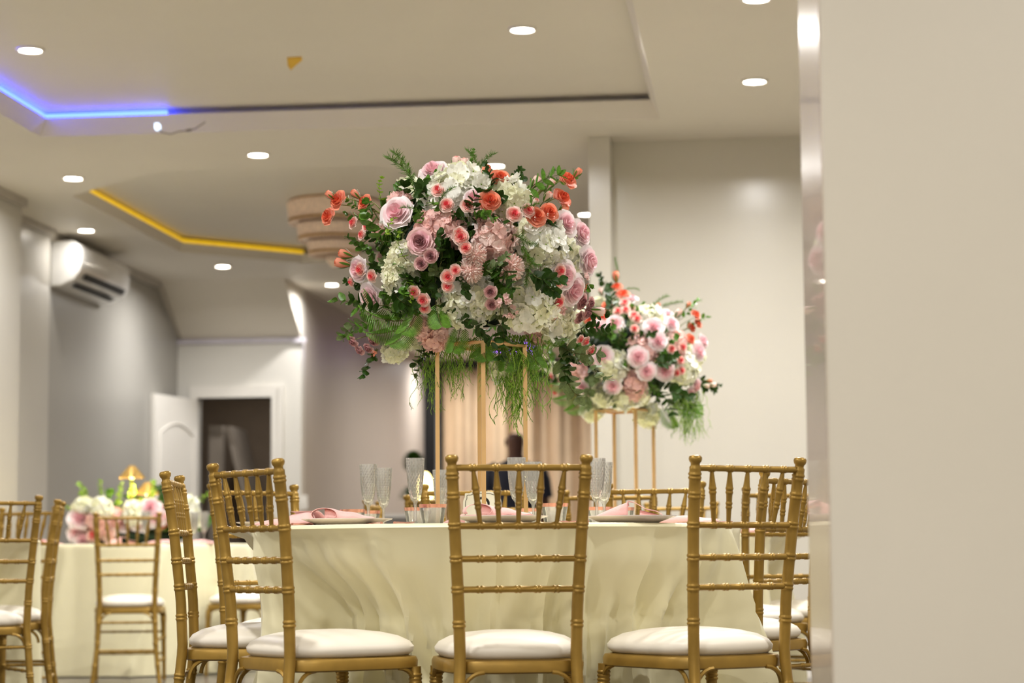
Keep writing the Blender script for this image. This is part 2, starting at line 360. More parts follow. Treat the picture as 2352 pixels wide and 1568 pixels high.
# ------------------------------------------------------------------ chandelier
p=PZ(768,462,H+.12)
t=thing('chandelier','round three-tier crystal chandelier with cream bands on the far tray ceiling, behind the bouquet','chandelier',p)
CRY=mat('crystal_band','D9BFA6',.25,var=.2,scale=60,emit='E8D0B8',es=.06); BAND=mat('chandelier_band','B9935E',.3,metal=.6)
m=MB(); m.lathe([(0,0),(.31,0),(.31,-.02),(0,-.02)],40); obj('ceiling_plate',m,BAND,t)
for k,(r,z0,z1) in enumerate([(.315,-.015,-.15),(.25,-.17,-.27),(.18,-.29,-.37)]):
    m=MB()
    nn=64
    prof=[(r,z0),(r+.006,z0-.01),(r,(z0+z1)/2),(r-.02,z1)]
    m.lathe(prof,nn); 
    for i in range(nn):
        a=2*PI*i/nn; m.tube([(r*math.cos(a)*1.01,r*math.sin(a)*1.01,z0),((r-.015)*math.cos(a)*1.01,(r-.015)*math.sin(a)*1.01,z1-.012)],.009,5)
    ct_=obj('crystal_tier',m,CRY,t)
    m=MB(); m.lathe([(0,z1+.02),(r-.03,z1+.02),(r+.004,z1+.015),(r+.004,z1),(r-.03,z1-.004),(0,z1-.004)],48); obj('tier_band',m,BAND,ct_)
m=MB(); m.lathe([(.0,-.37),(.05,-.385),(.06,-.41),(.03,-.45),(0,-.47)],16); obj('crystal_drop',m,CRY,t)
# ------------------------------------------------------------------ air conditioner
o0=UV(-5.02,15.02,0); 
t=thing('air_conditioner','white wall-mounted split air conditioner high on the left wall','air conditioner',UV(-5.03,15.0,2.78),-A0)
def acp(mb,y0,y1):
    pr=[(0,.165),(.17,.165),(.215,.13),(.23,.03),(.22,-.05),(.175,-.12),(.08,-.16),(0,-.165)]
    n=len(pr); vs=[(x,y0,z) for x,z in pr]+[(x,y1,z) for x,z in pr]
    mb.add(vs,[tuple(range(n)),tuple(range(2*n-1,n-1,-1))]+[(i,n+i,n+(i+1)%n,(i+1)%n) for i in range(n)])
m=MB(); acp(m,0,1.22); o=obj('body',m,ACW,t)
bv=o.modifiers.new('b','BEVEL'); bv.width=.012; bv.segments=3; bv.limit_method='ANGLE'
m=MB(); m.add([(.222,.12,-.055),(.222,1.12,-.055),(.196,1.12,-.098),(.196,.12,-.098)],[(0,1,2,3)]); m.v=[q+Vector((.004,0,-.004)) for q in m.v]; obj('air_outlet',m,DARK,t,False)
m=MB(); m.add([(.165,.10,-.13),(.165,1.05,-.13),(.12,1.05,-.148),(.12,.10,-.148)],[(0,1,2,3)]); m.v=[q+Vector((.003,0,-.006)) for q in m.v]; obj('air_outlet',m,DARK,t,False)
# ------------------------------------------------------------------ CHAIR
def lerp(a,b,t): return a+(b-a)*t
PK=[(0,.178,-.055),(.2,.155,-.022),(.41,.1455,0),(.55,.1495,-.006),(.744,.160,-.026),(.92,.1695,-.053)]
def postxy(z):
    for i in range(len(PK)-1):
        if z<=PK[i+1][0]:
            t=(z-PK[i][0])/(PK[i+1][0]-PK[i][0]); return lerp(PK[i][1],PK[i+1][1],t),lerp(PK[i][2],PK[i+1][2],t)
    return PK[-1][1],PK[-1][2]
def prof(base,rings,lo,hi,amp=.0032,taper=None):
    S=[]; zs=set([lo,hi])
    for r in rings:
        for s in (-.011,-.009,-.006,-.003,-.001,.001,.003,.006,.009,.011): zs.add(min(hi,max(lo,r+s)))
    k=lo
    while k<hi: zs.add(k); k+=.03
    out=[]
    for z in sorted(zs):
        b=base if taper is None else taper(z)
        for r in rings:
            for c in (-.005,.005):
                b+=amp*max(0,1-((z-r-c)/.0045)**2)
        out.append((z,b))
    return out
RZ=[.892,.744,.662,.586]
def make_chair(label):
    t=thing('chiavari_chair',label,'chair')
    for s in (-1,1):
        m=MB(); P=prof(.0150,[.868,.820,.744,.662,.586,.50,.33,.22,.10],0.002,.885,.0024,lambda z:.0150 if z>.38 else .0120+.0030*z/.38)
        pts=[(s*postxy(z)[0],postxy(z)[1],z) for z,_ in P]; rad=[r for _,r in P]
        for z,r in ((.890,.0150),(.894,.0118),(.900,.0120),(.904,.0155),(.910,.0172),(.915,.0168),(.919,.0135),(.9205,.006)):
            pts.append((s*postxy(z)[0],postxy(z)[1],z)); rad.append(r)
        m.tube(pts,rad,12); obj('back_post',m,GOLD,t)
    top=[.1155,.0575,0,-.0575,-.1155]; bot=[.0955,.049,0,-.049,-.0955]
    for z,kk in zip([.888,.744,.662,.586],[top,bot,bot,bot]):
        w,y=postxy(z); P=prof(.0086,sorted(kk),-w,w,.0020)
        m=MB(); m.tube([(a,y,z) for a,_ in P],[r for _,r in P],10); obj('back_rail',m,GOLD,t)
    for a,b in zip(top,bot):
        y0=postxy(.744)[1]; y1=postxy(.888)[1]; Ln=.144
        P=prof(.006,[.05,.088],0,Ln,.0018,lambda q:(.0055+.0035*q/.1 if q<.1 else .009-.005*(q-.1)/.044))
        m=MB(); m.tube([(lerp(b,a,q/Ln),lerp(y0,y1,q/Ln),.744+q) for q,_ in P],[r for _,r in P],8); obj('spindle',m,GOLD,t)
    # seat frame
    def outline(e,n=40):
        R=[]
        for i in range(n):
            g=2*PI*i/n; c=math.cos(g); s=math.sin(g)
            x=math.copysign(abs(c)**.42,c); y=math.copysign(abs(s)**.42,s)
            yy=.198+y*(.198+e); ww=lerp(.168,.200,(yy+.0)/.4)+e; R.append((x*ww,yy))
        return R
    m=MB(); O=outline(.0); n=len(O)
    pr=[(-.004,.376),(.003,.380),(.004,.398),(.0,.408),(-.02,.412)]
    for k,(e,z) in enumerate(pr):
        m.v+=[Vector((x,y,z)) for x,y in outline(e)]
    for k in range(len(pr)-1):
        for i in range(n): m.f.append((k*n+i,k*n+(i+1)%n,(k+1)*n+(i+1)%n,(k+1)*n+i)); m.m.append(0)
    m.f.append(tuple(range(n))[::-1]); m.m.append(0); m.f.append(tuple(range(4*n,5*n))); m.m.append(0)
    for sx in (-1,1):   # curved brackets
        for (xx,yy,dx,dy) in ((.14*sx,.0,-sx,0),(.18*sx,.37,-sx,0),(.15*sx,.02,0,1),(.185*sx,.36,0,-1)):
            pts=[]
            for i in range(7):
                g=i/6*PI/2; pts.append((xx+dx*(.055*(1-math.cos(g))),yy+dy*.055*(1-math.cos(g)),.325+.055*math.sin(g)))
            m.tube(pts,.006,6)
    obj('seat_frame',m,GOLD,t)
    # cushion
    m=MB(); 
    pr=[(-.025,.409),(-.006,.412),(.004,.422),(.006,.434),(-.004,.448),(-.03,.462),(-.07,.472),(-.12,.478)]
    nn=44
    def outl(e):
        R=[]
        for i in range(nn):
            g=2*PI*i/nn; c=math.cos(g); s=math.sin(g)
            x=math.copysign(abs(c)**.55,c); y=math.copysign(abs(s)**.55,s)
            yy=.204+y*(.192+e); ww=lerp(.160,.194,yy/.4)+e; R.append((x*ww,yy))
        return R
    for k,(e,z) in enumerate(pr): m.v+=[Vector((x,y,z)) for x,y in outl(e)]
    for k in range(len(pr)-1):
        for i in range(nn): m.f.append((k*nn+i,k*nn+(i+1)%nn,(k+1)*nn+(i+1)%nn,(k+1)*nn+i)); m.m.append(0)
    m.f.append(tuple(range(nn))[::-1]); m.m.append(0)
    K=(len(pr)-1)*nn; m.v.append(Vector((0,.204,.480))); c=len(m.v)-1
    for i in range(nn): m.f.append((K+i,K+(i+1)%nn,c)); m.m.append(0)
    obj('cushion',m,CUSH,t)
    for s in (-1,1):
        m=MB(); P=prof(.014,[.355,.335,.24,.12],0.002,.382,.0028,lambda z:.010+.006*z/.38)
        m.tube([(s*lerp(.186,.178,z/.38),lerp(.372,.362,z/.38),z) for z,_ in P],[r for _,r in P],12); obj('leg',m,GOLD,t)
    def st(a,b):
        a=Vector(a);b=Vector(b);L=(b-a).length; P=prof(.0065,[L*.25,L*.5,L*.75],0,L,.0018)
        m=MB(); m.tube([a.lerp(b,q/L) for q,_ in P],[r for _,r in P],8); obj('stretcher',m,GOLD,t)
    w=postxy(.33); st((-w[0],w[1],.33),(w[0],w[1],.33))
    for z in (.27,.15): st((-.182,.366,z),(.182,.366,z))
    w=postxy(.18); st((-w[0],w[1],.18),(w[0],w[1],.18))
    for s in (-1,1):
        for z in (.235,.12):
            w=postxy(z); st((s*w[0],w[1],z),(s*.181,.367,z))
    return t
G1='gold chairs around the nearest table'
CH1=[]; CH_=[]
def cpos(fx,fy,dx,dy):
    d=Vector((dx,dy)).normalized(); return Vector((fx,fy))+d*.053, math.atan2(-d.x,d.y)
first=[None]
def chair(fx,fy,dx,dy,label,group,reg=None):
    p,rz=cpos(fx,fy,dx,dy)
    if first[0] is None:
        first[0]=make_chair(label); c=first[0]; c.location=(p.x,p.y,0); c.rotation_euler=(0,0,rz); c['group']=group
    else: c=dup(first[0],(p.x,p.y,0),rz,label,group)
    if reg is not None: reg.append((p,rz))
    return c
chair(.016,5.43,-.11,1,'gold chiavari chair with white cushion in the front middle, seen squarely from behind',G1,CH1)
chair(-.70,5.675,.80,.60,'gold chiavari chair at the front left, turned to the right, tall post beside the tablecloth',G1,CH1)
chair(.608,5.61,-.52,.85,'gold chiavari chair at the front right, turned towards the left, between tablecloth and pillar',G1,CH1)
chair(-1.012,6.47,1,.03,'gold chiavari chair seen edge-on at the left end of the nearest table',G1,CH1)
chair(-.885,7.43,.66,-.75,'gold chiavari chair seen through the front left chair, across the nearest table',G1,CH1)
chair(-.14,7.60,.05,-1,'gold chiavari chair straight across the nearest table, behind the number card',G1,CH1)
chair(.49,7.54,-.35,-.86,'gold chiavari chair across the nearest table, rising behind the right pink napkins',G1,CH1)
chair(.865,6.64,-.75,.66,'gold chiavari chair at the right end of the nearest table, partly behind the pillar',G1,CH1)
# ------------------------------------------------------------------ tablecloth
def cloth(cx,cy,label,chairs,seed,R=.765,flare=.07,group='ivory tablecloths',fixed=()):
    rnd=random.Random(seed); m=MB(); N=300; NZ=34
    ph=[rnd.uniform(0,2*PI) for _ in range(6)]
    fl=[(rnd.uniform(0,2*PI),rnd.uniform(.10,.22),rnd.uniform(.5,1.2),rnd.uniform(-.35,.35)) for _ in range(26)]+[(math.radians(a),math.radians(w),am,math.radians(d)) for a,w,am,d in fixed]
    def rr(g,t):
        f=0
        for (c,w_,am,dr) in fl:
            d=(g-c-dr*(t-.5)+PI)%(2*PI)-PI; x=abs(d)/(w_*(.35+.65*t))
            if x<1: f=max(f,am*(1-x)**1.5*(1+.5*x))
        f-=.22+.10*math.sin(g*5+ph[0])
        return R+.004+flare*.75*t+flare*.95*f*(t**.65)
    rows=[]
    # top
    for r in (0.001,.25,.5,.66,.735):
        rows.append([(r*math.cos(2*PI*k/N),r*math.sin(2*PI*k/N),.757) for k in range(N)])
    for r,z in ((.755,.7565),(R-.001,.753),(R+.003,.746)):
        rows.append([(r*math.cos(2*PI*k/N),r*math.sin(2*PI*k/N),z) for k in range(N)])
    QQ=[]
    for j in range(1,NZ+1):
        t=j/NZ; z=.746-t*.738; RR=[]; PL=[0]*N; zf=min(1,(.748-z)/.19)**1.4
        for k in range(N):
            g=2*PI*k/N; r=rr(g,t); RR.append(r); rad=Vector((math.cos(g),math.sin(g))); pull=0
            for (p,rz) in chairs:
                f=Vector((-math.sin(rz),math.cos(rz))); sx=Vector((math.cos(rz),math.sin(rz))); dd=0
                while dd<.5:
                    d=Vector((cx,cy))+rad*(r-dd)-p
                    if abs(d.dot(sx))<.222 and -.15<d.dot(f)<.43: dd+=.01; pull=max(pull,dd)
                    elif dd==0 and abs(d.dot(sx))<.222 and d.dot(f)<0: break
                    else: break
            PL[k]=pull
        row=[]; QQ.append((z,zf,RR,[]))
        for k in range(N):
            g=2*PI*k/N; q=0
            for e in range(-13,14):
                v_=PL[(k+e)%N]
                if v_>0:
                    w_=1 if abs(e)<=3 else max(0,.5+.5*math.cos(PI*min(1,(abs(e)-3)/10.5))); q=max(q,v_*w_)
            QQ[-1][3].append(q*zf)
    for j in range(len(QQ)):
        z,zf,RR,Q=QQ[j]; row=[]
        for k in range(N):
            g=2*PI*k/N; ns=[QQ[i][3][k] for i in range(max(0,j-3),min(len(QQ),j+4))]; q=sum(ns)/len(ns)
            if z<.52: q=max(q,Q[k])
            r=RR[k]-q
            if z<.53:
                rad=Vector((math.cos(g),math.sin(g)))
                for (p,rz) in chairs:
                    f=Vector((-math.sin(rz),math.cos(rz))); sx=Vector((math.cos(rz),math.sin(rz))); st_=0
                    while st_<60:
                        d=Vector((cx,cy))+rad*r-p
                        if abs(d.dot(sx))<.214 and -.15<d.dot(f)<.42: r-=.01; st_+=1
                        else: break
            row.append((r*math.cos(g),r*math.sin(g),z))
        rows.append(row)
    for row in rows: m.v+=[Vector(p) for p in row]
    for j in range(len(rows)-1):
        for k in range(N): m.f.append((j*N+k,(j+1)*N+k,(j+1)*N+(k+1)%N,j*N+(k+1)%N)); m.m.append(0)
    m.f.append(tuple(range(N))); m.m.append(0)
    o=obj('tablecloth',m,CLOTH,None,True,(cx,cy,0)); return tag(o,label,'tablecloth',group)
TC=Vector((-.09,6.53)); T2C=Vector((.474,9.38)); T3C=Vector((-2.33,13.3)); T4C=Vector((-2.84,9.5))
G2='gold chairs around the second table'
CH2=[];CH3=[];CH4=[]
chair(.37,8.36,.08,1,'gold chiavari chair with its back to us, just behind the across-the-table chairs at centre right',G2,CH2)
chair(-.33,8.72,.8,.6,'gold chiavari chair at the left of the second table, seen behind the tall glasses',G2,CH2)
chair(-.62,9.6,1,-.1,'gold chiavari chair at the far left of the second table',G2,CH2)
chair(.05,10.4,.35,-.9,'gold chiavari chair across the second table on its left',G2,CH2)
chair(.80,10.38,-.3,-.95,'gold chiavari chair across the second table on its right, only its post top showing',G2,CH2)
chair(1.02,8.20,-.45,.9,'gold chiavari chair at the second table, seen behind the front right chair',G2,CH2)
chair(1.42,9.15,-1,.2,'gold chiavari chair at the right end of the second table, beside the pillar',G2,CH2)
G3='gold chairs around the far left table'
K=PT(293,1175,11.75); chair(K.x,11.75,-.12,1,'gold chiavari chair seen from behind before the low flowers with lamps',G3,CH3)
chair(-1.30,12.55,-.9,.45,'gold chiavari chair whose seat shows just right of the edge-on chair',G3,CH3)
chair(-1.22,13.9,-.95,-.3,'gold chiavari chair at the far right side of the far left table',G3,CH3)
chair(-3.45,12.9,.95,.2,'gold chiavari chair at the left side of the far left table',G3,CH3)
chair(-2.5,14.45,.1,-1,'gold chiavari chair across the far left table, behind the flowers',G3,CH3)
G4='gold chairs around the table cut by the left edge'
chair(-2.0,8.46,-.55,.85,'gold chiavari chair cut by the left edge, the nearest of the lower left group',G4,CH4)
chair(-1.93,9.30,-1,-.15,'gold chiavari chair seen edge-on in the lower left group, posts overlapping',G4,CH4)
chair(-2.32,10.45,-.5,-.85,'gold chiavari chair across the left edge table, glimpsed between the posts',G4,CH4)
chair(-2.98,10.75,.05,-1,'gold chiavari chair far across the left edge table, at the very edge of the photo',G4,CH4)
cloth(TC.x,TC.y,'ivory satin floor-length tablecloth on the nearest round table, under the large bouquet',CH1,3,flare=.085,fixed=[(-106,9,2.1,14),(-66,7,1.9,4),(-52,5,1.5,0),(-88,5,.9,-4),(-128,9,1.3,-6),(-35,8,1.8,6),(-118,5,1.1,8),(-75,4,1.0,-3),(-22,9,2.2,4)])
cloth(T2C.x,T2C.y,'ivory tablecloth on the second round table, showing at the right behind the nearest one',CH2,4)
cloth(T3C.x,T3C.y,'ivory tablecloth on the far left table with the low flowers and lamps',CH3,5)
cloth(T4C.x,T4C.y,'ivory tablecloth on the table cut by the left edge of the photo',CH4,6,flare=.03)
TZ=.7575
# ------------------------------------------------------------------ tableware
def make_flute():
    t=thing('champagne_flute','x','glass')
    pr=[(.0,.0),(.028,.0),(.029,.002),(.012,.006),(.0045,.012),(.004,.05),(.0055,.062),(.012,.072),(.019,.095),(.0235,.13),(.0255,.187)]
    pi=[(.0243,.187),(.0222,.13),(.0178,.096),(.0105,.077),(.0,.072)]
    m=MB(); n=48; allp=pr+pi; b=0
    for i,(r,z) in enumerate(allp):
        for k in range(n):
            g=2*PI*k/n; q=r
            if i<len(pr) and z>.068: q=r+.0011*(1 if k%3==0 else -.3)*(1 if (z*60)%2<1.4 else .5)
            m.v.append(Vector((q*math.cos(g),q*math.sin(g),z)))
    for i in range(len(allp)-1):
        for k in range(n): m.f.append((i*n+k,i*n+(k+1)%n,(i+1)*n+(k+1)%n,(i+1)*n+k)); m.m.append(0)
    o=obj('glass_body',m,CLEAR,t,False)
    # cut diamonds: small raised lens studs on the bowl
    m=MB()
    for j,z in enumerate([.085,.093,.101,.109,.117,.125,.133,.141,.149,.157,.165,.173,.181]):
        rr=.0148+(.0255-.0148)*min(1,((z-.08)/.107))**.6
        for k in range(16):
            g=2*PI*(k+.5*(j%2))/16; c=Vector((rr*math.cos(g),rr*math.sin(g),z)); ta=Vector((-math.sin(g),math.cos(g),0)); no=Vector((math.cos(g),math.sin(g),0))
            m.add([c-ta*.0022,c-Vector((0,0,.0042)),c+ta*.0022,c+Vector((0,0,.0042)),c+no*.0016,c-no*.001],[(0,1,4),(1,2,4),(2,3,4),(3,0,4),(1,0,5),(2,1,5),(3,2,5),(0,3,5)])
    obj('cut_pattern',m,CLEAR,t,False); return t
def make_tumbler():
    t=thing('tumbler','x','glass')
    m=MB(); n=32; m.lathe([(0,0),(.027,0),(.029,.002),(.038,.050)],n); m.lathe([(.0368,.050),(.0275,.006),(0,.006)],n); m.lathe([(.038,.050),(.0368,.050)],n); obj('glass_body',m,CLEAR,t)
    m=MB(); m.lathe([(.0382,.050),(.0400,.060),(.0385,.060),(.0368,.050)],n); obj('rim_band',m,RGOLD,t); return t
def make_plate():
    t=thing('dinner_plate','x','plate')
    m=MB(); m.lathe([(0,.0),(.08,.0),(.085,.003),(.125,.016),(.128,.018),(.124,.0185),(.082,.007),(0,.006)],56); obj('plate_body',m,PLATE,t)
    m=MB(); m.lathe([(.1283,.0175),(.1283,.0192),(.1255,.0192),(.1255,.0178)],56); obj('rim_band',m,PLATE,t); return t
def napkin_mesh(kind):
    m=MB()
    def sk(v): return min(1,v/.22)**.5*(1-.35*max(0,v-.4))
    if kind==0:   # roll with an open end on the left, soft fold sloping down to the right
        m.grid(lambda u,v:(-.05+.14*u,-.052+.104*v,.002+.030*(1-u)**.75*sk(v)+.0015*math.sin(u*14)),20,10)
        def g(u,v):
            a=lerp(-.5,PI*1.2,u); return (-.052-.034*math.cos(a),-.056+.11*v,.015+.0165*math.sin(a))
        m.grid(g,20,6); m.grid(lambda u,v:(-.09+.185*u,-.055+.11*v,.001+.001*math.sin(u*7)*math.sin(v*5)),14,6)
    elif kind==1: # tent with an open fold on the right
        m.grid(lambda u,v:(-.09+.088*u,-.05+.1*v,.002+.038*(u)**.85*sk(v)),14,10)
        def g(u,v):
            z=.04*(1-u)**.8 if u<1 else 0
            return (-.004+.095*u,-.052+.104*v,.0025+z+.003*math.sin(u*9))
        m.grid(g,16,6); m.grid(lambda u,v:(.03+.06*u,-.05+.02*v,.002+.016*(1-u)*(v)),8,4)
        m.grid(lambda u,v:(-.09+.18*u,-.05+.1*v,.0015),10,4)
    else:
        def f(u,v):
            return (-.09+.18*u+.01*v,-.05+.1*v,.002+.017*max(0,math.sin(PI*u))**.5*min(1,v/.2)**.5+.002*math.sin(u*11+v*3))
        m.grid(f,20,8)
        m.grid(lambda u,v:(-.09+.18*u+.01*v,-.05+.1*v,.0015),10,4)
    me=m.mesh('napkin',[PINKN])
    return me
NM=[napkin_mesh(k) for k in range(3)]
def napkin(loc,rz,kind,label,group='pink napkins'):
    o=obj('napkin',NM[kind],None,None,True,loc); o.rotation_euler=(0,0,rz)
    s=o.modifiers.new('s','SOLIDIFY'); s.thickness=.0016; s.offset=1
    return tag(o,label,'napkin',group)
protos={}
def put(kind,loc,rz,label,group):
    if kind not in protos:
        t={'flute':make_flute,'tumbler':make_tumbler,'plate':make_plate,'fork':make_fork}[kind](); protos[kind]=t
        t.location=loc; t.rotation_euler=(0,0,rz); t['label']=label; t['group']=group; return t
    return dup(protos[kind],loc,rz,label,group)
def make_fork():
    t=thing('fork','x','fork')
    m=MB(); m.tube([(0,-.09,.003),(0,-.02,.004),(0,.035,.004)],[.004,.0028,.003],6)
    m.box((-.011,.035,.0025),(.011,.055,.0045)); obj('handle',m,RGOLD,t)
    m=MB()
    for x in (-.0095,-.0032,.0032,.0095): m.tube([(x,.054,.0035),(x,.075,.0045),(x,.098,.008)],[.0016,.0016,.0009],5)
    obj('tines',m,RGOLD,t); return t
GF='cut-pattern champagne flutes'; GT='rose gold rimmed tumblers'
def onT(px,y,z=TZ): p=PT(px,1200,y); return Vector((p.x,y,z))
for px,y,lb in [(846,6.50,'tall cut-crystal champagne flute, leftmost on the nearest table'),(881,6.78,'cut-crystal champagne flute just right of and behind the leftmost one'),
  (954,6.12,'cut-crystal champagne flute beside the left gold stand leg, in front of the glowing lamp'),(1013,6.95,'champagne flute half hidden behind the left leg of the gold stand'),
  (1187,6.12,'champagne flute seen through the front middle chair, in front of the person'),(1225,6.42,'champagne flute right of the right stand leg, seen through the front middle chair'),
  (1371,6.20,'champagne flute just right of the front middle chair post'),(1388,6.47,'champagne flute overlapping behind the one by the chair post')]:
    put('flute',onT(px,y),random.random(),lb,GF)
for px,y,lb in [(994,6.22,'clear tumbler with rose gold rim beside the flute at the left stand leg'),(958,6.62,'small-looking rose gold rimmed tumbler behind the flute left of the stand'),
  (810,6.82,'rose gold rimmed tumbler behind the left pink napkin'),(846,7.02,'rose gold rimmed tumbler behind the leftmost flute stem'),(1274,6.22,'rose gold rimmed tumbler seen through the right spindles of the front middle chair'),
  (1218,6.85,'rose gold rimmed tumbler far behind the right leg of the gold stand'),(1376,6.72,'rose gold rimmed tumbler behind the two flutes on the right'),(1428,6.80,'rose gold rimmed tumbler behind the tented pink napkin')]:
    put('tumbler',onT(px,y),0,lb,GT)
GP='white dinner plates on the nearest table'
for px,y,lb in [(797,6.15,'white plate under the looped pink napkin, left on the nearest table'),(1150,5.90,'white plate behind the spindles of the front middle chair'),(1447,6.02,'white plate under the tented pink napkin on the right'),
   (640,6.62,'white plate at the left end of the nearest table'),(1560,6.62,'white plate at the right end of the nearest table'),(700,7.0,'white plate at the far left of the nearest table'),(1080,7.1,'white plate across the table behind the number card'),(1430,7.05,'white plate at the far right of the nearest table')]:
    q=onT(px,y); put('plate',q,0,lb,GP)
PZt=TZ+.0075
napkin(onT(788,6.12,PZt+.008),.05,0,'pink napkin folded into an open loop on the left white plate')
napkin(onT(1140,5.92,PZt+.012),.1,0,'pink napkin arching behind the front middle chair spindles')
napkin(onT(1446,6.02,PZt+.008),-.1,1,'pink napkin tented high on the right white plate')
napkin(onT(652,6.22),.5,2,'pink napkin lying flat at the left end, beside the front left chair post')
napkin(onT(1562,6.18),-.5,2,'pink napkin lying flat at the right end by the front right chair')
napkin(onT(1425,7.05,PZt+.013),2.6,2,'pink napkin on the far right plate of the nearest table')
napkin(onT(700,7.0,PZt+.008),1,1,'pink napkin on the far left plate of the nearest table')
napkin(onT(1080,7.1,PZt+.008),0,1,'pink napkin on the plate behind the number card')
GK='rose gold forks'
for px,y,rz,lb in [(700,6.10,-.3,'rose gold fork beside the flat left napkin'),(862,6.00,.25,'rose gold fork lying right of the left plate'),(925,5.98,-.2,'rose gold fork below the flute left of the gold stand'),(1322,5.98,.35,'rose gold fork lying right of the tumbler behind the front middle chair'),(1640,6.28,.5,'rose gold fork right of the flat right napkin')]:
    put('fork',onT(px,y),rz,lb,GK)
# ------------------------------------------------------------------ number card
cp=onT(1108,6.56,TZ+.001)
t=thing('table_number_card','cream scallop-edged table number card with a black 2, between the legs of the gold stand','table number card',cp,0)
W=.056; Hc=.100
def cardout(k,n=96):
    P=[]
    for i in range(n):
        g=2*PI*i/n; c=math.cos(g); s=math.sin(g)
        x=math.copysign(abs(c)**.35,c)*W*k; z=math.copysign(abs(s)**.35,s)*Hc/2*k
        w=1+.035*math.cos(8*g); P.append((x*w,z*w+Hc/2+.003))
    return P
m=MB(); O=cardout(1); n=len(O)
m.add([(x,-.0015,z) for x,z in O]+[(x,.0015,z) for x,z in O],[tuple(range(n)),tuple(range(2*n-1,n-1,-1))]+[(i,n+i,n+(i+1)%n,(i+1)%n) for i in range(n)])
cd_=obj('card',m,mat('card_cream','EFEAD8',.6),t,False)
m=MB(); I=cardout(.88); m.tube([(x,-.0018,z) for x,z in I]+[(I[0][0],-.0018,I[0][1])],.0008,5,cap=False); obj('border_line',m,BLACK,cd_)
m=MB(); pts=[]; rad=[]
def dig(x,z,r): pts.append((x,-.002,z)); rad.append(r)
for i in range(15):
    a=PI*1.02-i/14*PI*1.35; dig(.019*math.cos(a),.068+.017*math.sin(a),.0014+.0028*math.sin(i/14*PI))
for x,z,r in ((.008,.044,.0032),(-.004,.034,.0022),(-.018,.022,.0012),(-.010,.024,.0026),(.004,.020,.0032),(.016,.020,.0024),(.022,.028,.001)): dig(x,z,r)
m.tube(pts,rad,8); m.v=[Vector((q.x,-.002+(q.y+.002)*.2,q.z)) for q in m.v]; obj('number',m,BLACK,cd_)
# ------------------------------------------------------------------ flower stands
def stand(cx,cy,rot,zt,label,r=.132):
    t=thing('flower_stand',label,'flower stand',(cx,cy,TZ),rot,'gold metal flower stands')
    h=zt-TZ; w=.0062
    for k in range(4):
        g=k*PI/2; c=Vector((r*math.cos(g),r*math.sin(g),0)); m=MB()
        ta=Vector((-math.sin(g),math.cos(g),0)); no=Vector((math.cos(g),math.sin(g),0))
        vs=[]
        for z in (0.0,h): 
            for a,b in ((-1,-1),(1,-1),(1,1),(-1,1)): vs.append(c+ta*a*w+no*b*w+Vector((0,0,z)))
        m.add(vs,[(0,3,2,1),(4,5,6,7),(0,1,5,4),(1,2,6,5),(2,3,7,6),(3,0,4,7)]); obj('leg',m,GOLDS,t,False)
    for z,nm in ((0.004,'base_frame'),(h-.004,'top_frame')):
        m=MB()
        for k in range(4):
            a=Vector((r*math.cos(k*PI/2),r*math.sin(k*PI/2),z)); b=Vector((r*math.cos((k+1)*PI/2),r*math.sin((k+1)*PI/2),z))
            d=(b-a).normalized(); sd=Vector((-d.y,d.x,0))*.006; u=Vector((0,0,.004))
            m.add([a-sd-u,b-sd-u,b+sd-u,a+sd-u,a-sd+u,b-sd+u,b+sd+u,a+sd+u],[(0,3,2,1),(4,5,6,7),(0,1,5,4),(1,2,6,5),(2,3,7,6),(3,0,4,7)])
        obj(nm,m,GOLDS,t,False)
    m=MB(); m.lathe([(0,h),(r*.72,h),(r*.74,h+.004),(0,h+.004)],32); obj('tray',m,GOLDS,t)
    return t
ZS=PT(1105,792,6.53).z; ZS2=PT(1435,942,9.38).z
S1=PT(1106,1000,6.53); S2=PT(1435,1000,9.38)
stand(S1.x,6.53,.06,ZS,'tall gold four-legged stand carrying the large bouquet on the nearest table')
stand(S2.x,9.38,math.radians(17.5),ZS2,'tall gold four-legged stand carrying the smaller-looking bouquet on the second table')
# ------------------------------------------------------------------ FLOWER MESHES
def rose_mesh(name,mats,seed,open_=1.0,counts=(2,3,4,4,5,5,6)):
    rnd=random.Random(seed); m=MB(); nl=len(counts); a0=0
    for L,cn in enumerate(counts):
        f=L/(nl-1); R=lerp(.09,.98,f**.85)*lerp(.8,1,open_); Hh=lerp(.62,.50,f); curl=lerp(0,.34,f)*open_; zb=lerp(.12,-.30,f)
        mi=0 if f<.34 else (1 if f<.7 else 2); a0+=.9
        for c in range(cn):
            g0=a0+2*PI*c/cn+rnd.uniform(-.12,.12); w=PI/cn*lerp(1.5,1.22,f); kz=rnd.uniform(.92,1.1); ks=rnd.uniform(.92,1.08)
            ph=rnd.uniform(0,6)
            def fn(u,v,g0=g0,w=w,R=R,Hh=Hh,curl=curl,zb=zb,kz=kz,ks=ks,ph=ph,f=f):
                s=2*u-1; ww=w*(.35+.65*math.sin(PI*min(1,v*.62+.12)))
                g=g0+s*ww; rad=R*(1+.16*s*(1-f))*ks*(.18+.78*math.sin(PI/2*v)**.8)+curl*.45*v**3-.05*f*(s*s)*v+.03*s*f
                tipz=1-.30*(abs(s)**2.4)*v+.07*f*(1-abs(s))**2*v
                z=zb+Hh*kz*v*tipz-curl*.55*max(0,v-.55)**1.5*2+.02*math.sin(5*s+ph)*v*f
                rad+=curl*.25*(abs(s)**3)*v
                return (rad*math.cos(g),rad*math.sin(g),z)
            m.grid(fn,6,5,mi)
    return m.mesh(name,mats)
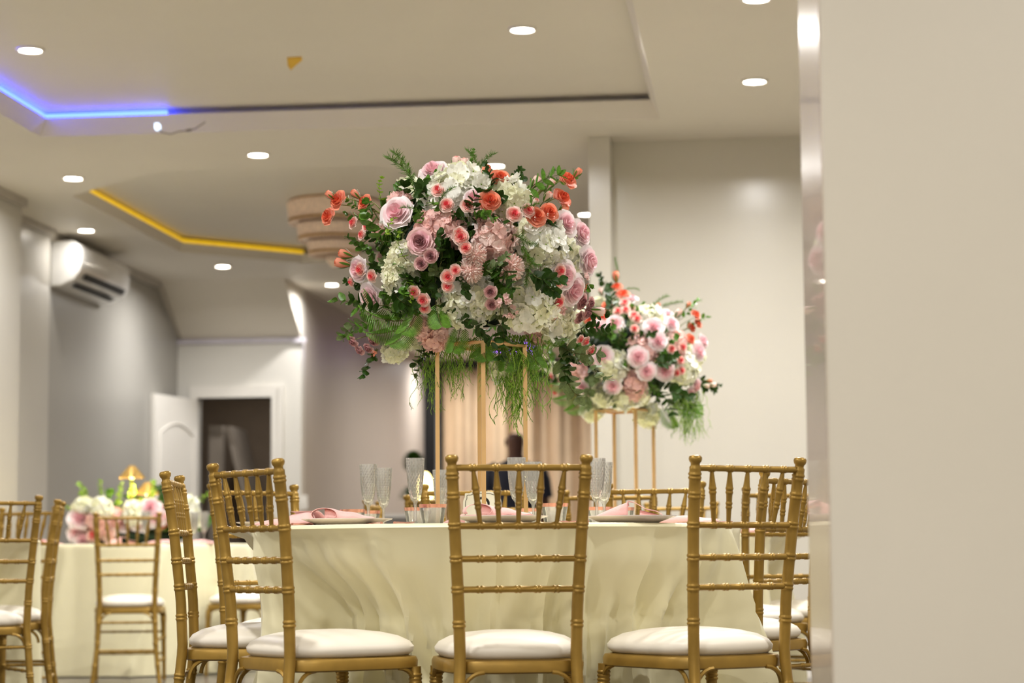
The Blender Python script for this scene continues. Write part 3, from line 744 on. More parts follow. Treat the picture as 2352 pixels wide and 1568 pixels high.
def bud_mesh(name,mats,seed):
    rnd=random.Random(seed); m=MB()
    for L,(R,cn) in enumerate(((.22,3),(.38,4))):
        for c in range(cn):
            g0=L+2*PI*c/cn; w=PI/cn*1.45
            def fn(u,v,g0=g0,w=w,R=R,L=L):
                s=2*u-1; g=g0+s*w; rad=R*math.sin(PI*(.1+.62*v))*(1+.12*L*v**3); z=-.5+1.25*v*(1-.15*s*s*v)-.05*L
                return (rad*math.cos(g),rad*math.sin(g),z)
            m.grid(fn,5,6,L)
    for c in range(5):
        g0=2*PI*c/5+.3
        def fn(u,v,g0=g0):
            s=2*u-1; w=.42*(1-v)**.7; g=g0+s*w; rad=.12+.33*math.sin(PI*min(.6,v*.62))+.10*v**3*(1+.5*math.sin(c*3)); return (rad*math.cos(g),rad*math.sin(g),-.58+1.0*v)
        m.grid(fn,2,5,2)
    m.tube([(0,0,-.58),(.03,0,-.9),(0,.05,-1.3)],.05,6,3)
    return m.mesh(name,mats)
def fib(n,i,zmin=-1):
    z=1-(1-zmin)*(i+.5)/n; r=math.sqrt(max(0,1-z*z)); g=i*2.399963; return Vector((r*math.cos(g),r*math.sin(g),z))
def basis(nrm,spin):
    n=nrm.normalized(); a=n.orthogonal().normalized(); b=n.cross(a); c=math.cos(spin); s=math.sin(spin)
    return Matrix((a*c+b*s, b*c-a*s, n)).transposed()
def hyd_mesh(name,mats,seed,n=74,fs=.33,zmin=-.45,centre=3,pointy=.0,jit=.22):
    rnd=random.Random(seed); m=MB()
    for i in range(n):
        d=fib(n,i,zmin); d=(d+Vector([rnd.uniform(-jit,jit) for _ in range(3)])).normalized()
        rad=rnd.uniform(.74,.98); B=basis((d+Vector([rnd.uniform(-.45,.45) for _ in range(3)])).normalized(),rnd.uniform(0,6)); c=d*rad; S=fs*rnd.uniform(.85,1.2); cup=rnd.uniform(-.05,.35); mi=0 if rnd.random()<.6 else 1
        for k in range(4):
            g0=k*PI/2+rnd.uniform(-.12,.12); tw=rnd.uniform(-.25,.25); ph=rnd.uniform(0,6); cu=cup+rnd.uniform(-.15,.15)
            def fn(u,v,g0=g0,tw=tw,ph=ph,cu=cu):
                s=2*u-1; w=.56*math.sin(PI*(.08+.82*v)**1.1)**.7*(1-pointy*v); x=.08+.92*v; y=s*w
                z=cu*x*x+.10*s*s+tw*y*x+.12*math.sin(4*s+ph)*v
                return c+B@(Vector((x*math.cos(g0)-y*math.sin(g0),x*math.sin(g0)+y*math.cos(g0),z))*S)
            m.grid(fn,4,4,mi)
        m.ellipsoid(c+B@Vector((0,0,.03*S)),(.05*S*1.6,)*3,6,4,2)
    m.ellipsoid((0,0,0),(.70,.70,.70),16,10,1)
    return m.mesh(name,mats)
def mum_mesh(name,mats,seed):
    rnd=random.Random(seed); m=MB(); n=210
    for i in range(n):
        d=fib(n,i,-.5); t=i/n; B=basis((d+Vector([rnd.uniform(-.12,.12) for _ in range(3)])).normalized(),rnd.uniform(0,6)); Lg=lerp(.38,.44,t)*rnd.uniform(.9,1.1); b0=d*.56
        def fn(u,v,B=B,Lg=Lg,b0=b0,d=d):
            s=2*u-1; w=.078*math.sin(PI*(.2+.66*v))**.6; p=Vector((s*w,.05*s*s-.02+.10*v*v,Lg*v)); return b0+B@p
        m.grid(fn,2,4,0 if v_ok(rnd) else 1)
    m.ellipsoid((0,0,0),(.62,.62,.62),12,8,1)
    return m.mesh(name,mats)
def v_ok(r): return r.random()<.7
def leafgeo(m,base,dirv,up,L,W,mi=0,bend=.15,fold=.15,rounded=.8,nu=4,nv=6):
    d=dirv.normalized(); s=d.cross(up); s=s.normalized() if s.length>1e-5 else d.orthogonal().normalized(); n=s.cross(d)
    def fn(u,v):
        q=2*u-1; w=W*math.sin(PI*(.04+.93*v)**rounded)**.75; return base+d*(L*v)+s*(q*w)+n*(fold*W*abs(q)-bend*L*v*v)
    m.grid(fn,nu,nv,mi)
def sprig_mesh(name,mats,seed,n=7,L=1.0,lw=.14,ll=.3,rnd_leaf=False,curve=.25,droop=0):
    rnd=random.Random(seed); m=MB(); pts=[]
    for i in range(12):
        t=i/11; pts.append(Vector((curve*math.sin(t*2.2),.05*math.sin(t*5),L*t-droop*t*t)))
    m.tube(pts,[.012*(1-.6*i/11) for i in range(12)],5,1)
    for k in range(n):
        t=.18+.8*k/(n-1); f=t*11; i=min(10,int(f)); p=pts[i].lerp(pts[i+1],f-i)
        for s in (-1,1):
            g=rnd.uniform(-.5,.5)+(PI/2)*(k%2)*(1 if rnd_leaf else .25); side=Vector((math.cos(g)*s,math.sin(g)*s,0)); d=(side+Vector((0,0,.55+.4*t))).normalized()
            leafgeo(m,p,d,Vector((rnd.uniform(-.5,.5),rnd.uniform(-1,-.2),.9)),ll*rnd.uniform(.8,1.15)*(1-.35*t),lw*rnd.uniform(.85,1.1)*(1-.3*t),0,rnd.uniform(-.1,.35),.2,.75 if rnd_leaf else 1)
    leafgeo(m,pts[-1],Vector((0,.2,1)),Vector((0,-1,.2)),ll*.6,lw*.6)
    return m.mesh(name,mats)
def fern_mesh(name,mats,seed,n=22,curve=.5,wide=.29):
    m=MB(); pts=[Vector((0,-curve*(t/15)**2,(t/15)*(1-.12*t/15))) for t in range(16)]
    m.tube(pts,[.010*(1-.7*i/15) for i in range(16)],5,1)
    for k in range(n):
        t=.1+.9*k/n; f=t*15; i=min(14,int(f)); p=pts[i].lerp(pts[i+1],f-i)
        for s in (-1,1):
            ll=wide*math.sin(PI*(.15+.8*t))**.8; leafgeo(m,p,Vector((s,.1,.5)),Vector((0,-1,.1)),ll,.0115,0,.2,.3,1,2,4)
            if wide>.3:
                for q in (.1,.2,.3,.4,.5,.6,.7,.8,.9):
                    bb=p+Vector((s,.1,.5)).normalized()*ll*q
                    for e in (-1,1): leafgeo(m,bb,Vector((s*.4-.0,0,e*.7+.35)),Vector((0,-1,.1)),.040*(1.15-q*.7),.0085,0,0,.2,1,2,2)
    return m.mesh(name,mats)
def asp_mesh(name,mats,seed,hook=.5):
    rnd=random.Random(seed); m=MB(); pts=[]
    for i in range(20):
        t=i/19; pts.append(Vector((hook*.5*max(0,t-.45)**1.6*2.2,.06*math.sin(t*6),t-hook*.9*max(0,t-.6)**2)))
    m.tube(pts,[.010*(1-.7*i/19) for i in range(20)],5,1)
    for k in range(150):
        t=.18+.82*k/150; f=t*19; i=min(18,int(f)); p=pts[i].lerp(pts[i+1],f-i)
        g=rnd.uniform(0,2*PI); d=Vector((math.cos(g),math.sin(g),rnd.uniform(.2,.9))).normalized()
        l=rnd.uniform(.07,.15); q=p+d*l; m.tube([p,p+d*l*.6,q+Vector((0,0,.01))],[.0052,.0045,.001],3,0,False)
    return m.mesh(name,mats)
def trail_mesh(name,mats,seed,n=11,L=1.0):
    rnd=random.Random(seed); m=MB()
    def strand(p,d,Ln,r,depth):
        pts=[p.copy()]; q=p.copy(); dd=d.copy(); N=max(6,int(18*Ln)+4); ph=rnd.uniform(0,6); fr=rnd.uniform(.7,1.5)
        for i in range(N):
            t=i/N; dd=(dd+Vector((math.sin(ph+i*fr)*.38,math.cos(ph*1.3+i*fr*.8)*.32,-.16))).normalized(); q=q+dd*(Ln/N); pts.append(q.copy())
            if depth and rnd.random()<.34 and i>1: strand(q,(dd+Vector((rnd.uniform(-1,1),rnd.uniform(-1,1),rnd.uniform(-.5,.3)))).normalized(),Ln*rnd.uniform(.12,.3),r*.75,depth-1)
        m.tube(pts,[r*(1-.75*i/N) for i in range(N+1)],4,rnd.choice((0,0,1)),False)
    for k in range(n): strand(Vector((rnd.uniform(-.18,.18),rnd.uniform(-.12,.12),0)),Vector((rnd.uniform(-1,1),rnd.uniform(-.6,.6),-.9)).normalized(),L*rnd.uniform(.45,1.0),.0070,2)
    return m.mesh(name,mats)
def berry_mesh(name,mats,seed):
    rnd=random.Random(seed); m=MB()
    for k in range(16):
        d=Vector((rnd.uniform(-.6,.6),rnd.uniform(-.6,.6),1)).normalized(); e=d*rnd.uniform(.6,1); m.tube([(0,0,0),e*.5+Vector((0,0,.05)),e],.018,4,1); m.ellipsoid(e,(.075,.075,.09),6,5,0)
    return m.mesh(name,mats)
def small_mesh(name,mats,seed):  # small pale blossom cluster
    rnd=random.Random(seed); m=MB()
    for k in range(9):
        d=Vector((rnd.uniform(-.8,.8),rnd.uniform(-.8,.8),rnd.uniform(.3,1))); m.tube([(0,0,0),d*.6,d],.02,4,2); B=basis(d.normalized(),k)
        for c in range(5):
            g=c*2*PI/5
            def fn(u,v,g=g,d=d,B=B):
                s=2*u-1; w=.13*math.sin(PI*(.1+.8*v))**.8; x=.25*v; y=s*w; return d+B@Vector((x*math.cos(g)-y*math.sin(g),x*math.sin(g)+y*math.cos(g),.22*v*v+.1))
            m.grid(fn,2,3,rnd.choice((0,1)))
    return m.mesh(name,mats)
MESH={
 'ivory':[hyd_mesh('hydrangea',[IV1,IV2,LEAFL],s,105,.285) for s in (1,2,3)],
 'ivoryb':[hyd_mesh('hydrangea',[IV2,IV1,LEAFL],s,52,.39) for s in (4,)],
 'peach':[hyd_mesh('hydrangea',[PH2,PH1,SR1],s,38,.36,-.3) for s in (5,6)],
 'dusty':[hyd_mesh('hydrangea',[PH1,MV2,MV1],s,34,.40,-.2) for s in (7,8)],
 'rose':[rose_mesh('rose',[PK0,PK1,PK2],s,1) for s in (1,2,3)],
 'mauverose':[rose_mesh('rose',[MV0,MV1,MV2],s,.8) for s in (4,)],
 'pinkdeep':[rose_mesh('rose',[MV0,PK0,MV2],s,1) for s in (14,)],
 'spray':[rose_mesh('spray_rose',[SR0,SR1,SR2],s,.75,(2,3,4,5,5,6)) for s in (5,6)],
 'orange':[rose_mesh('orange_rose',[OR0,OR1,OR2],s,.7,(2,3,4,4,5)) for s in (7,8)],
 'obud':[bud_mesh('rosebud',[OR1,OR2,LEAFM,STEM],9)],
 'pbud':[bud_mesh('rosebud',[SR1,SR2,LEAFM,STEM],10)],
 'mum':[mum_mesh('chrysanthemum',[CHR,PH1],11)],
 'berry':[berry_mesh('berry_cluster',[OR2,STEM],12)],
 'small':[small_mesh('blossom_cluster',[PH2,MV2,STEM],13)],
 'euc':[sprig_mesh('eucalyptus_sprig',[LEAFM,STEM],s,6,1,.17,.30,True) for s in (1,2)],
 'leaf':[sprig_mesh('leaf_sprig',[LEAFD,STEM],s,6,1,.15,.38) for s in (3,4,5)],
 'grey':[sprig_mesh('eucalyptus_sprig',[LEAFB,STEM],s,6,1,.13,.34) for s in (6,)],
 'oval':[sprig_mesh('leaf_sprig',[LEAFM,STEM],s,6,1,.095,.34) for s in (7,)],
 'lime':[sprig_mesh('lime_sprig',[LEAFL,STEM],s,7,1,.11,.20,True) for s in (8,)],
 'fern':[fern_mesh('fern_frond',[FERN,STEM],s) for s in (1,)],
 'asp':[asp_mesh('asparagus_fern',[FERN,STEM],1,.5),asp_mesh('asparagus_fern',[LEAFM,STEM],2,.15)],
 'trail':[trail_mesh('trailing_greenery',[MOSS,FERN],s) for s in (1,2,3)],
}
NAMES={'ivory':'hydrangea','ivoryb':'hydrangea','peach':'hydrangea','dusty':'hydrangea','rose':'rose','mauverose':'rose','pinkdeep':'rose','spray':'spray_rose','orange':'orange_rose','obud':'rosebud','pbud':'rosebud','mum':'chrysanthemum','berry':'berry_cluster','small':'blossom_cluster','euc':'eucalyptus_sprig','leaf':'leaf_sprig','grey':'eucalyptus_sprig','oval':'leaf_sprig','lime':'lime_sprig','fern':'fern_frond','asp':'asparagus_fern','trail':'trailing_greenery'}
LB={'ivory':'ivory white hydrangea head','ivoryb':'greenish ivory hydrangea head','peach':'peach pink hydrangea head','dusty':'dusty pink hydrangea head','rose':'pale pink open rose','mauverose':'dusty mauve rose','spray':'small coral-centred pink rose','orange':'orange coral rose','obud':'orange rosebud','pbud':'pink rosebud','mum':'pale pink pompom chrysanthemum'}
def place(parent,kind,p,nrm,size,spin=None,rnd=random):
    me=rnd.choice(MESH[kind]); o=bpy.data.objects.new(NAMES[kind],me); C.objects.link(o); o.parent=parent
    B=basis(nrm,rnd.uniform(0,6) if spin is None else spin).to_4x4(); Mx=Matrix.Translation(Vector(p)-parent.location)@B@Matrix.Diagonal((size,size,size,1)); o.matrix_basis=Mx
    if kind in LB: o['label']=LB[kind]
    return o
STEMG=mat('branch_green','7A8240',.5,var=.2,scale=30)
def bouquet(label,cx,cy,cpx,cpy,rx,rz,items,sprigs,seed,zb,s,stems=()):
    """items: (kind,px,py,radius_px); dome of radii rx (m), rz (m) centred at pixel cpx,cpy."""
    rnd=random.Random(seed); c0=PT(cpx,cpy,cy); c=Vector((c0.x,cy,c0.z))
    t=thing('floral_arrangement',label,'flower arrangement',(c.x,c.y,zb),0,'tall floral centrepieces')
    m=MB(); m.grid(lambda u,v:Vector((rx*.62*math.sin(PI*v)*math.cos(2*PI*u),rx*.62*math.sin(PI*v)*math.sin(2*PI*u),-(rz*.72)*math.cos(PI*v)))*(1+.06*math.sin(17*u*6.28)*math.sin(9*v))+(c-t.location),40,20)
    lo=zb+.006-t.location.z
    for q in m.v: q.z=max(q.z,lo)
    obj('foam_core',m,mat('core_green','16281A',.9,var=.4,scale=40),t)
    used=[]
    def on(px,py,out=1.0):
        # point of the dome's front half seen at this pixel
        d=ray(px,py); o=Vector((0,0,CH)); a=Vector((rx*out,rx*out,rz*out))
        O=Vector(((o.x-c.x)/a.x,(o.y-c.y)/a.y,(o.z-c.z)/a.z)); D=Vector((d.x/a.x,d.y/a.y,d.z/a.z))
        A=D.dot(D);B=2*O.dot(D);Cc=O.dot(O)-1; disc=B*B-4*A*Cc
        if disc<0: k=-B/(2*A)
        else: k=(-B-math.sqrt(disc))/(2*A)
        p=o+d*k; n=Vector(((p.x-c.x)/rx,(p.y-c.y)/rx,(p.z-c.z)/rz)).normalized(); return p,n
    for it in items:
        kind,px,py,r=it[:4]; p,n=on(px,py); sz=r/s*{'spray':1.12,'orange':1.25,'obud':1.3,'pbud':1.2,'rose':1.1,'ivory':1.13,'ivoryb':1.1,'peach':1.05,'dusty':1.05,'mum':1.1,'mauverose':1.15}.get(kind,1)
        nn=(n+Vector((0,-.55,-.05))).normalized()
        if kind in('obud','pbud'): nn=(n+Vector((0,-.1,.25))).normalized(); sz*=1.1
        if kind in ('ivory','ivoryb','peach','dusty'): p=p-nn*sz*.55
        elif kind=='mum': p=p-nn*sz*.3
        else: p=p+n*.006
        if kind in('rose','spray','orange','mauverose','pinkdeep'): sz/=1.12
        fw={'spray':.040,'pbud':.030,'mauverose':.034,'mum':.022,'rose':.016,'orange':.030,'obud':.025,'small':.03,'berry':.03,'pinkdeep':.02}.get(kind,0)*rx/.335
        p=p-ray(px,py).normalized()*fw
        place(t,kind,p,nn,sz,None,rnd); used.append(p)
        if kind in('spray','orange','obud','pbud') and r<26:
            pass
    for it in sprigs:
        kind,px,py,ang,L=it[:5]; dy=it[5] if len(it)>5 else -.25; out=it[6] if len(it)>6 else .8
        p,n=on(px,py,out); a=math.radians(ang); d=Vector((math.cos(a),dy,math.sin(a)))
        if kind=='trail': place(t,kind,p,Vector((0,0,1)),L/s,rnd.uniform(0,6),rnd)
        else:
            o=place(t,kind,p,d,L/s,None,rnd)
            if kind in('asp','fern'):
                zz=d.normalized(); sx=Vector((-1 if ang>75 else 1,0,-.2)); xx=(sx-zz*sx.dot(zz)).normalized()
                if kind=='fern': yy=Vector((0,-.8,.6)); yy=(yy-zz*yy.dot(zz)).normalized()*-1; xx=yy.cross(zz)
                B=Matrix((xx,zz.cross(xx),zz)).transposed().to_4x4(); o.matrix_basis=Matrix.Translation(p-t.location)@B@Matrix.Diagonal((L/s,L/s,L/s,1))
    for it in stems:
        p0=on(it[0],it[1],.6)[0]; p1=on(it[2],it[3],1.0)[0]; mid=(p0+p1)/2+Vector((0,0,.02)); m=MB()
        m.tube([(p0*(1-q)**2+mid*2*q*(1-q)+p1*q*q)-t.location for q in [k/10 for k in range(11)]],[.0022-.0009*k/10 for k in range(11)],6); obj('stem',m,STEMG,t)
    # filler leaves over the whole dome and blossoms round the back
    n=150
    for i in range(n):
        d=fib(n,i,-.55); kind=rnd.choice(['leaf','leaf','euc','euc','oval','grey','fern'])
        p=c+Vector((d.x*rx*.66,d.y*rx*.66,d.z*rz*.66)); p.z=max(p.z,zb+.02)
        dd=(d+Vector([rnd.uniform(-.75,.75) for _ in range(3)])).normalized()
        if kind!='fern' or d.z<.2: place(t,kind,p,dd,rx*rnd.uniform(.36,.48)*(.5+.5*abs(d.y)),None,rnd)
    bk=['ivory','rose','peach','spray','spray','rose','dusty','orange','mum','ivoryb','mauverose']
    n=64
    for i in range(n):
        d=fib(n,i,-.3)
        if d.y<.18: continue
        kind=bk[i%len(bk)]; p=c+Vector((d.x*rx*.92,d.y*rx*.92,d.z*rz*.92)); sz={'ivory':.065,'ivoryb':.06,'peach':.055,'dusty':.055,'rose':.042,'mum':.034}.get(kind,.024)*rx/.33
        place(t,kind,p,d,sz,None,rnd)
    return t
I1=[('ivory',1050,432,68),('spray',1008,441,17),('spray',1027,474,18),('spray',1075,475,18),('rose',998,398,34),('pbud',1050,382,20),('pbud',1068,384,18),
 ('ivoryb',1172,445,44),('orange',1148,414,22),('obud',1116,403,20),('orange',1124,465,24),('orange',1299,417,24),('obud',1322,402,14),('orange',1286,459,24),('orange',1257,491,22),('orange',1228,500,22),('obud',1288,487,16),('pbud',1226,424,18),('pbud',1260,428,16),
 ('spray',1178,495,20),('spray',1210,486,17),('pbud',1253,456,16),('pbud',1225,470,14),('rose',1293,516,32),('rose',1327,538,34),('rose',1343,600,36),
 ('ivory',1253,556,58),('peach',1137,545,46),('spray',1059,546,19),('spray',1055,536,14),('spray',1070,570,16),('mum',1172,616,32),('mum',1079,622,28),('mum',1090,585,26),
 ('dusty',1018,522,40),('dusty',980,545,36),('pinkdeep',968,556,32),('rose',916,492,38),('dusty',910,462,26),('dusty',985,515,34),
 ('orange',783,462,24),('obud',764,452,14),('orange',760,499,22),('orange',843,468,20),('obud',822,450,14),('spray',817,513,16),('spray',849,520,17),('spray',836,540,13),
 ('obud',793,605,20),('obud',800,585,18),('mauverose',991,588,17),('mauverose',970,605,16),
 ('ivoryb',922,596,36),('ivoryb',912,640,40),('rose',830,618,30),('spray',833,618,17),('spray',859,633,15),('spray',812,646,12),('rose',858,680,34),
 ('spray',1030,634,18),('spray',1047,620,14),('spray',1029,655,15),('spray',954,668,16),('spray',974,686,17),('spray',977,703,15),
 ('ivory',1072,696,58),('ivory',1226,696,66),('ivoryb',1290,755,46),('rose',1290,632,34),('rose',1308,664,38),('spray',1282,621,16),('spray',1279,644,17),
 ('spray',1276,690,20),('dusty',1280,712,22),('ivoryb',1298,720,26),('mauverose',1125,668,15),('mauverose',1128,697,14),('small',1150,690,26),('small',1166,704,22),
 ('dusty',966,757,24),('dusty',994,782,34),('ivoryb',940,783,28),('ivoryb',898,815,26),('mauverose',862,778,16),('mauverose',815,780,15),('mauverose',830,800,14),('mauverose',850,795,14),('berry',872,798,24),
 ('dusty',1240,775,24),('mauverose',1330,690,20),('mauverose',1343,715,18),('mauverose',1350,695,16),('mauverose',1325,727,16),('pbud',1367,712,20),('peach',1115,490,20),('peach',1100,478,20),('rose',1088,458,22),
 ('spray',1340,780,14),('spray',1352,800,14),('spray',1328,775,12),('ivoryb',1155,858,26),('berry',1330,655,18),('small',1325,640,20)]
P1=[('asp',975,480,112,150,-.1,.8),('asp',955,450,104,120,-.05,.9),('asp',1105,440,95,105,-.1,.8),('asp',1085,420,65,90,-.1,.85),
 ('asp',985,500,150,70,-.4,1),('asp',1180,500,40,70,-.5,1),('asp',1190,560,-60,80,-.6,1),('asp',1165,540,-20,80,-.6,1),('asp',1000,480,60,70,-.4,1),('asp',1200,520,-90,90,-.5,1),('asp',1230,440,50,70,-.2,.9),('asp',1230,580,-110,90,-.5,1),
 ('oval',860,480,150,60,-.2,.9),('oval',870,490,170,70,-.2,.9),('oval',1190,470,25,110,-.2,.9),('oval',1235,450,30,90,-.2,.9),('euc',870,480,60,70,-.3,1),('lime',880,470,80,60,-.4,1),
 ('euc',880,560,100,100,-.5,1),('euc',905,590,-80,90,-.5,1),('lime',885,545,45,60,-.8,1.05),('euc',850,580,150,60,-.5,.85),('euc',860,605,130,55,-.5,.85),
 ('lime',935,600,90,70,-.8,1.05),('lime',935,640,-90,60,-.8,1.05),('leaf',900,650,-40,90,-.5,1),('leaf',1010,610,80,80,-.6,1),('leaf',1040,600,-60,80,-.6,1),('leaf',1000,570,20,80,-.6,1),
 ('euc',1080,490,-30,70,-.6,1),('leaf',1080,510,60,70,-.6,1),('euc',1060,500,160,70,-.6,1),('leaf',1130,600,-70,90,-.6,1),('grey',1110,620,30,70,-.5,1),('euc',1190,645,150,70,-.7,1),('leaf',1215,620,-20,90,-.5,1),('leaf',1240,610,-50,80,-.5,1),
 ('leaf',940,690,100,90,-.6,1),('leaf',900,700,160,90,-.5,1),('euc',870,710,30,80,-.6,1),('leaf',1000,700,-20,90,-.6,1),('fern',1000,690,-80,110,-.4,1),('fern',960,710,-110,110,-.4,.95),
 ('fern',940,735,190,140,-.3,.9),('fern',930,745,215,120,-.3,.9),('fern',950,740,240,110,-.3,.9),('fern',920,720,170,110,-.2,.9),('oval',880,725,172,110,-.15,.85),('oval',870,735,195,85,-.15,.85),('euc',985,655,100,60,-.9,.88),('leaf',1000,650,50,60,-.9,.88),('leaf',970,655,150,60,-.9,.88),('leaf',985,645,-60,60,-.8,.88),('grey',870,735,215,90,-.1,.9),
 ('leaf',865,800,235,70,-.1,.9),('leaf',1000,790,215,70,-.3,.9),('grey',970,790,250,70,-.3,.9),('leaf',1090,740,-60,80,-.5,1),('leaf',1140,730,-90,90,-.5,1),('grey',1150,720,60,60,-.6,1),('grey',1190,720,200,60,-.8,1.05),
 ('fern',1060,740,-100,110,-.3,.9),('fern',1100,760,-80,110,-.3,.85),('fern',1180,770,-100,120,-.2,.8),('fern',1200,770,-70,120,-.2,.8),('fern',1140,770,-120,110,-.3,.8),('fern',1240,760,-40,90,-.3,.9),
 ('grey',1270,780,-10,110,-.2,.9),('grey',1280,790,-35,130,-.2,.9),('grey',1290,800,-60,120,-.2,.85),('leaf',1290,775,-90,90,-.3,.9),('leaf',1320,735,10,70,-.2,.9),('leaf',1320,760,-10,70,-.2,.9),('euc',1310,700,30,60,-.2,.95),
 ('leaf',835,665,165,45,-.3,.9),('euc',1075,385,80,40,0,.95),('leaf',1160,430,60,50,-.3,.95),('leaf',1125,440,100,60,-.3,.95)]
for (px,py,L) in [(1010,770,170),(1030,775,150),(985,775,150),(1050,775,140),(1000,790,190),(1150,765,170),(1175,770,220),(1195,770,260),(1165,780,200),(1215,770,200),(1120,775,130),(1085,775,110),(1240,770,150),(1200,790,230)]:
    P1.append(('trail',px,py,-90,L,0,.7))
bouquet('large round bouquet of ivory hydrangeas, pink and orange roses on the nearest gold stand',S1.x,6.53,1078,600,.335,.275,I1,P1,5,ZS+.001,766,[(900,500,765,470),(880,495,790,455),(880,490,843,462),(870,505,825,450),(1200,470,1300,412),(1230,450,1262,428),(1240,480,1290,455),(1225,455,1325,400),(1200,490,1290,485),(850,610,790,600),(1100,440,1118,400),(1130,440,1148,415),(960,760,815,780),(1290,700,1345,700)])
# second bouquet
I2=[('obud',1415,640,14),('orange',1417,663,14),('orange',1432,680,16),('orange',1396,706,14),('orange',1385,733,14),('orange',1358,735,14),('pbud',1382,675,11),('rose',1452,690,14),('spray',1435,700,13),('spray',1437,715,12),('spray',1450,710,11),('spray',1420,718,12),('spray',1456,728,13),('spray',1463,735,12),
 ('ivory',1496,727,34),('ivoryb',1370,693,18),('rose',1373,756,22),('rose',1412,746,22),('spray',1457,757,11),('rose',1500,755,24),('rose',1510,785,22),('rose',1540,745,18),('rose',1532,725,14),('obud',1509,708,10),
 ('pbud',1554,724,14),('obud',1578,704,9),('orange',1595,725,13),('orange',1585,755,12),('orange',1600,745,11),('rose',1610,785,18),('rose',1600,808,22),('orange',1583,780,12),('peach',1560,778,24),('dusty',1472,790,24),('dusty',1490,810,22),('dusty',1560,800,18),('spray',1540,802,12),('spray',1565,798,12),
 ('rose',1386,818,24),('rose',1465,820,24),('rose',1484,852,22),('rose',1525,850,24),('ivoryb',1405,845,34),('ivory',1583,848,32),('spray',1560,827,11),('spray',1562,850,11),('spray',1552,855,10),
 ('rose',1408,885,20),('dusty',1456,880,26),('dusty',1460,900,24),('ivoryb',1386,912,26),('ivoryb',1430,918,28),('ivoryb',1470,912,22),('rose',1340,887,16),('dusty',1325,850,20),('small',1337,862,16),('small',1365,830,10),
 ('spray',1271,863,10),('spray',1271,884,11),('spray',1279,898,10),('pbud',1245,845,10),('pbud',1232,842,8),('pbud',1256,822,10),('ivoryb',1262,850,16),('rose',1592,885,20),('rose',1580,900,16),
 ('pbud',1632,882,11),('pbud',1618,884,10),('obud',1625,873,8),('ivoryb',1355,950,24),('ivoryb',1490,965,26)]
P2s=[('asp',1420,640,95,50,0,1),('asp',1430,665,10,40,0,1),('asp',1490,715,50,60,0,1),('asp',1510,705,15,60,0,1),('leaf',1400,690,110,60,-.2,1),('leaf',1395,720,90,60,-.2,1),('oval',1560,735,40,60,-.1,.9),('oval',1570,760,20,60,-.1,.9),
 ('euc',1410,800,90,60,-.6,1),('grey',1420,790,60,50,-.6,1),('leaf',1440,780,20,60,-.6,1),('leaf',1400,785,160,60,-.6,1),('leaf',1500,830,20,60,-.6,1),('euc',1525,815,60,50,-.6,1),('leaf',1530,880,-30,70,-.5,1),('leaf',1500,890,-60,70,-.5,1),
 ('fern',1330,900,215,80,-.2,.9),('fern',1350,910,230,80,-.2,.9),('fern',1310,880,200,70,-.2,.9),('grey',1360,885,-90,60,-.5,1),('grey',1370,890,-60,60,-.5,1),('leaf',1300,850,160,60,-.2,.95),('leaf',1290,870,190,60,-.2,.95),('euc',1275,835,130,50,0,.95),
 ('fern',1540,920,-30,90,-.2,.9),('fern',1550,915,-50,90,-.2,.9),('fern',1520,930,-70,80,-.2,.9),('leaf',1600,865,-30,50,-.2,.95),('leaf',1612,880,0,40,-.1,.95)]
for (px,py,L) in [(1560,900,110),(1580,905,130),(1600,900,110),(1540,915,90),(1590,895,140),(1575,910,120)]: P2s.append(('trail',px,py,-90,L,0,.95))
bouquet('smaller-looking pink, ivory and orange bouquet in front of the plain wall',S2.x,9.38,1440,830,.315,.25,I2,P2s,9,ZS2+.001,533,[(1540,770,1595,730),(1550,770,1600,750),(1545,760,1578,704),(1570,860,1630,880),(1420,740,1417,640),(1320,870,1235,843)])
# ------------------------------------------------------------------ far left table: low arrangement, lamps, glasses
rnd=random.Random(21)
c=Vector((T3C.x+.02,13.15,TZ)); t=thing('floral_arrangement','low garland of pink, orange and ivory flowers with greenery around the gold lamps','flower arrangement',c,0,'low centrepiece on the far left table')
m=MB(); m.ellipsoid((0,0,.045),(.34,.15,.05),24,10); obj('foam_core',m,mat('core_green2','1B2D1B',.9,var=.4),t)
for px,py,kind,r in [(185,1190,'rose',22),(200,1210,'orange',18),(178,1225,'rose',18),(225,1195,'dusty',20),(238,1215,'dusty',22),(192,1165,'ivoryb',18),(232,1170,'ivory',22),(262,1190,'dusty',18),(285,1200,'rose',20),(310,1180,'ivory',24),(325,1195,'rose',22),(345,1165,'rose',18),(352,1175,'dusty',18),(370,1200,'orange',14),(405,1185,'peach',20),(425,1165,'ivory',24),(435,1195,'ivoryb',20),(215,1230,'spray',14),(190,1240,'rose',16),(362,1190,'rose',18),(250,1225,'peach',16),(300,1215,'pinkdeep',16)]:
    q=PT(px,py,12.98+rnd.uniform(0,.08)); place(t,kind,q,Vector((rnd.uniform(-.4,.4),-1,.5)),r/380*1.25,None,rnd)
for i in range(46):
    px=rnd.uniform(175,440); q=PT(px,rnd.uniform(1195,1235),13.2); place(t,rnd.choice(['lime','lime','leaf','euc','fern']),q,Vector((rnd.uniform(-1,1),rnd.uniform(-1,0),rnd.uniform(.1,1))),rnd.uniform(.14,.24),None,rnd)
for px,py,a in ((205,1165,120),(250,1160,100),(262,1160,70),(300,1165,95),(330,1160,80),(200,1180,160),(240,1165,130)):
    q=PT(px,py+10,13.1); place(t,'lime',q,Vector((math.cos(math.radians(a)),-.2,math.sin(math.radians(a)))),.17,None,rnd)
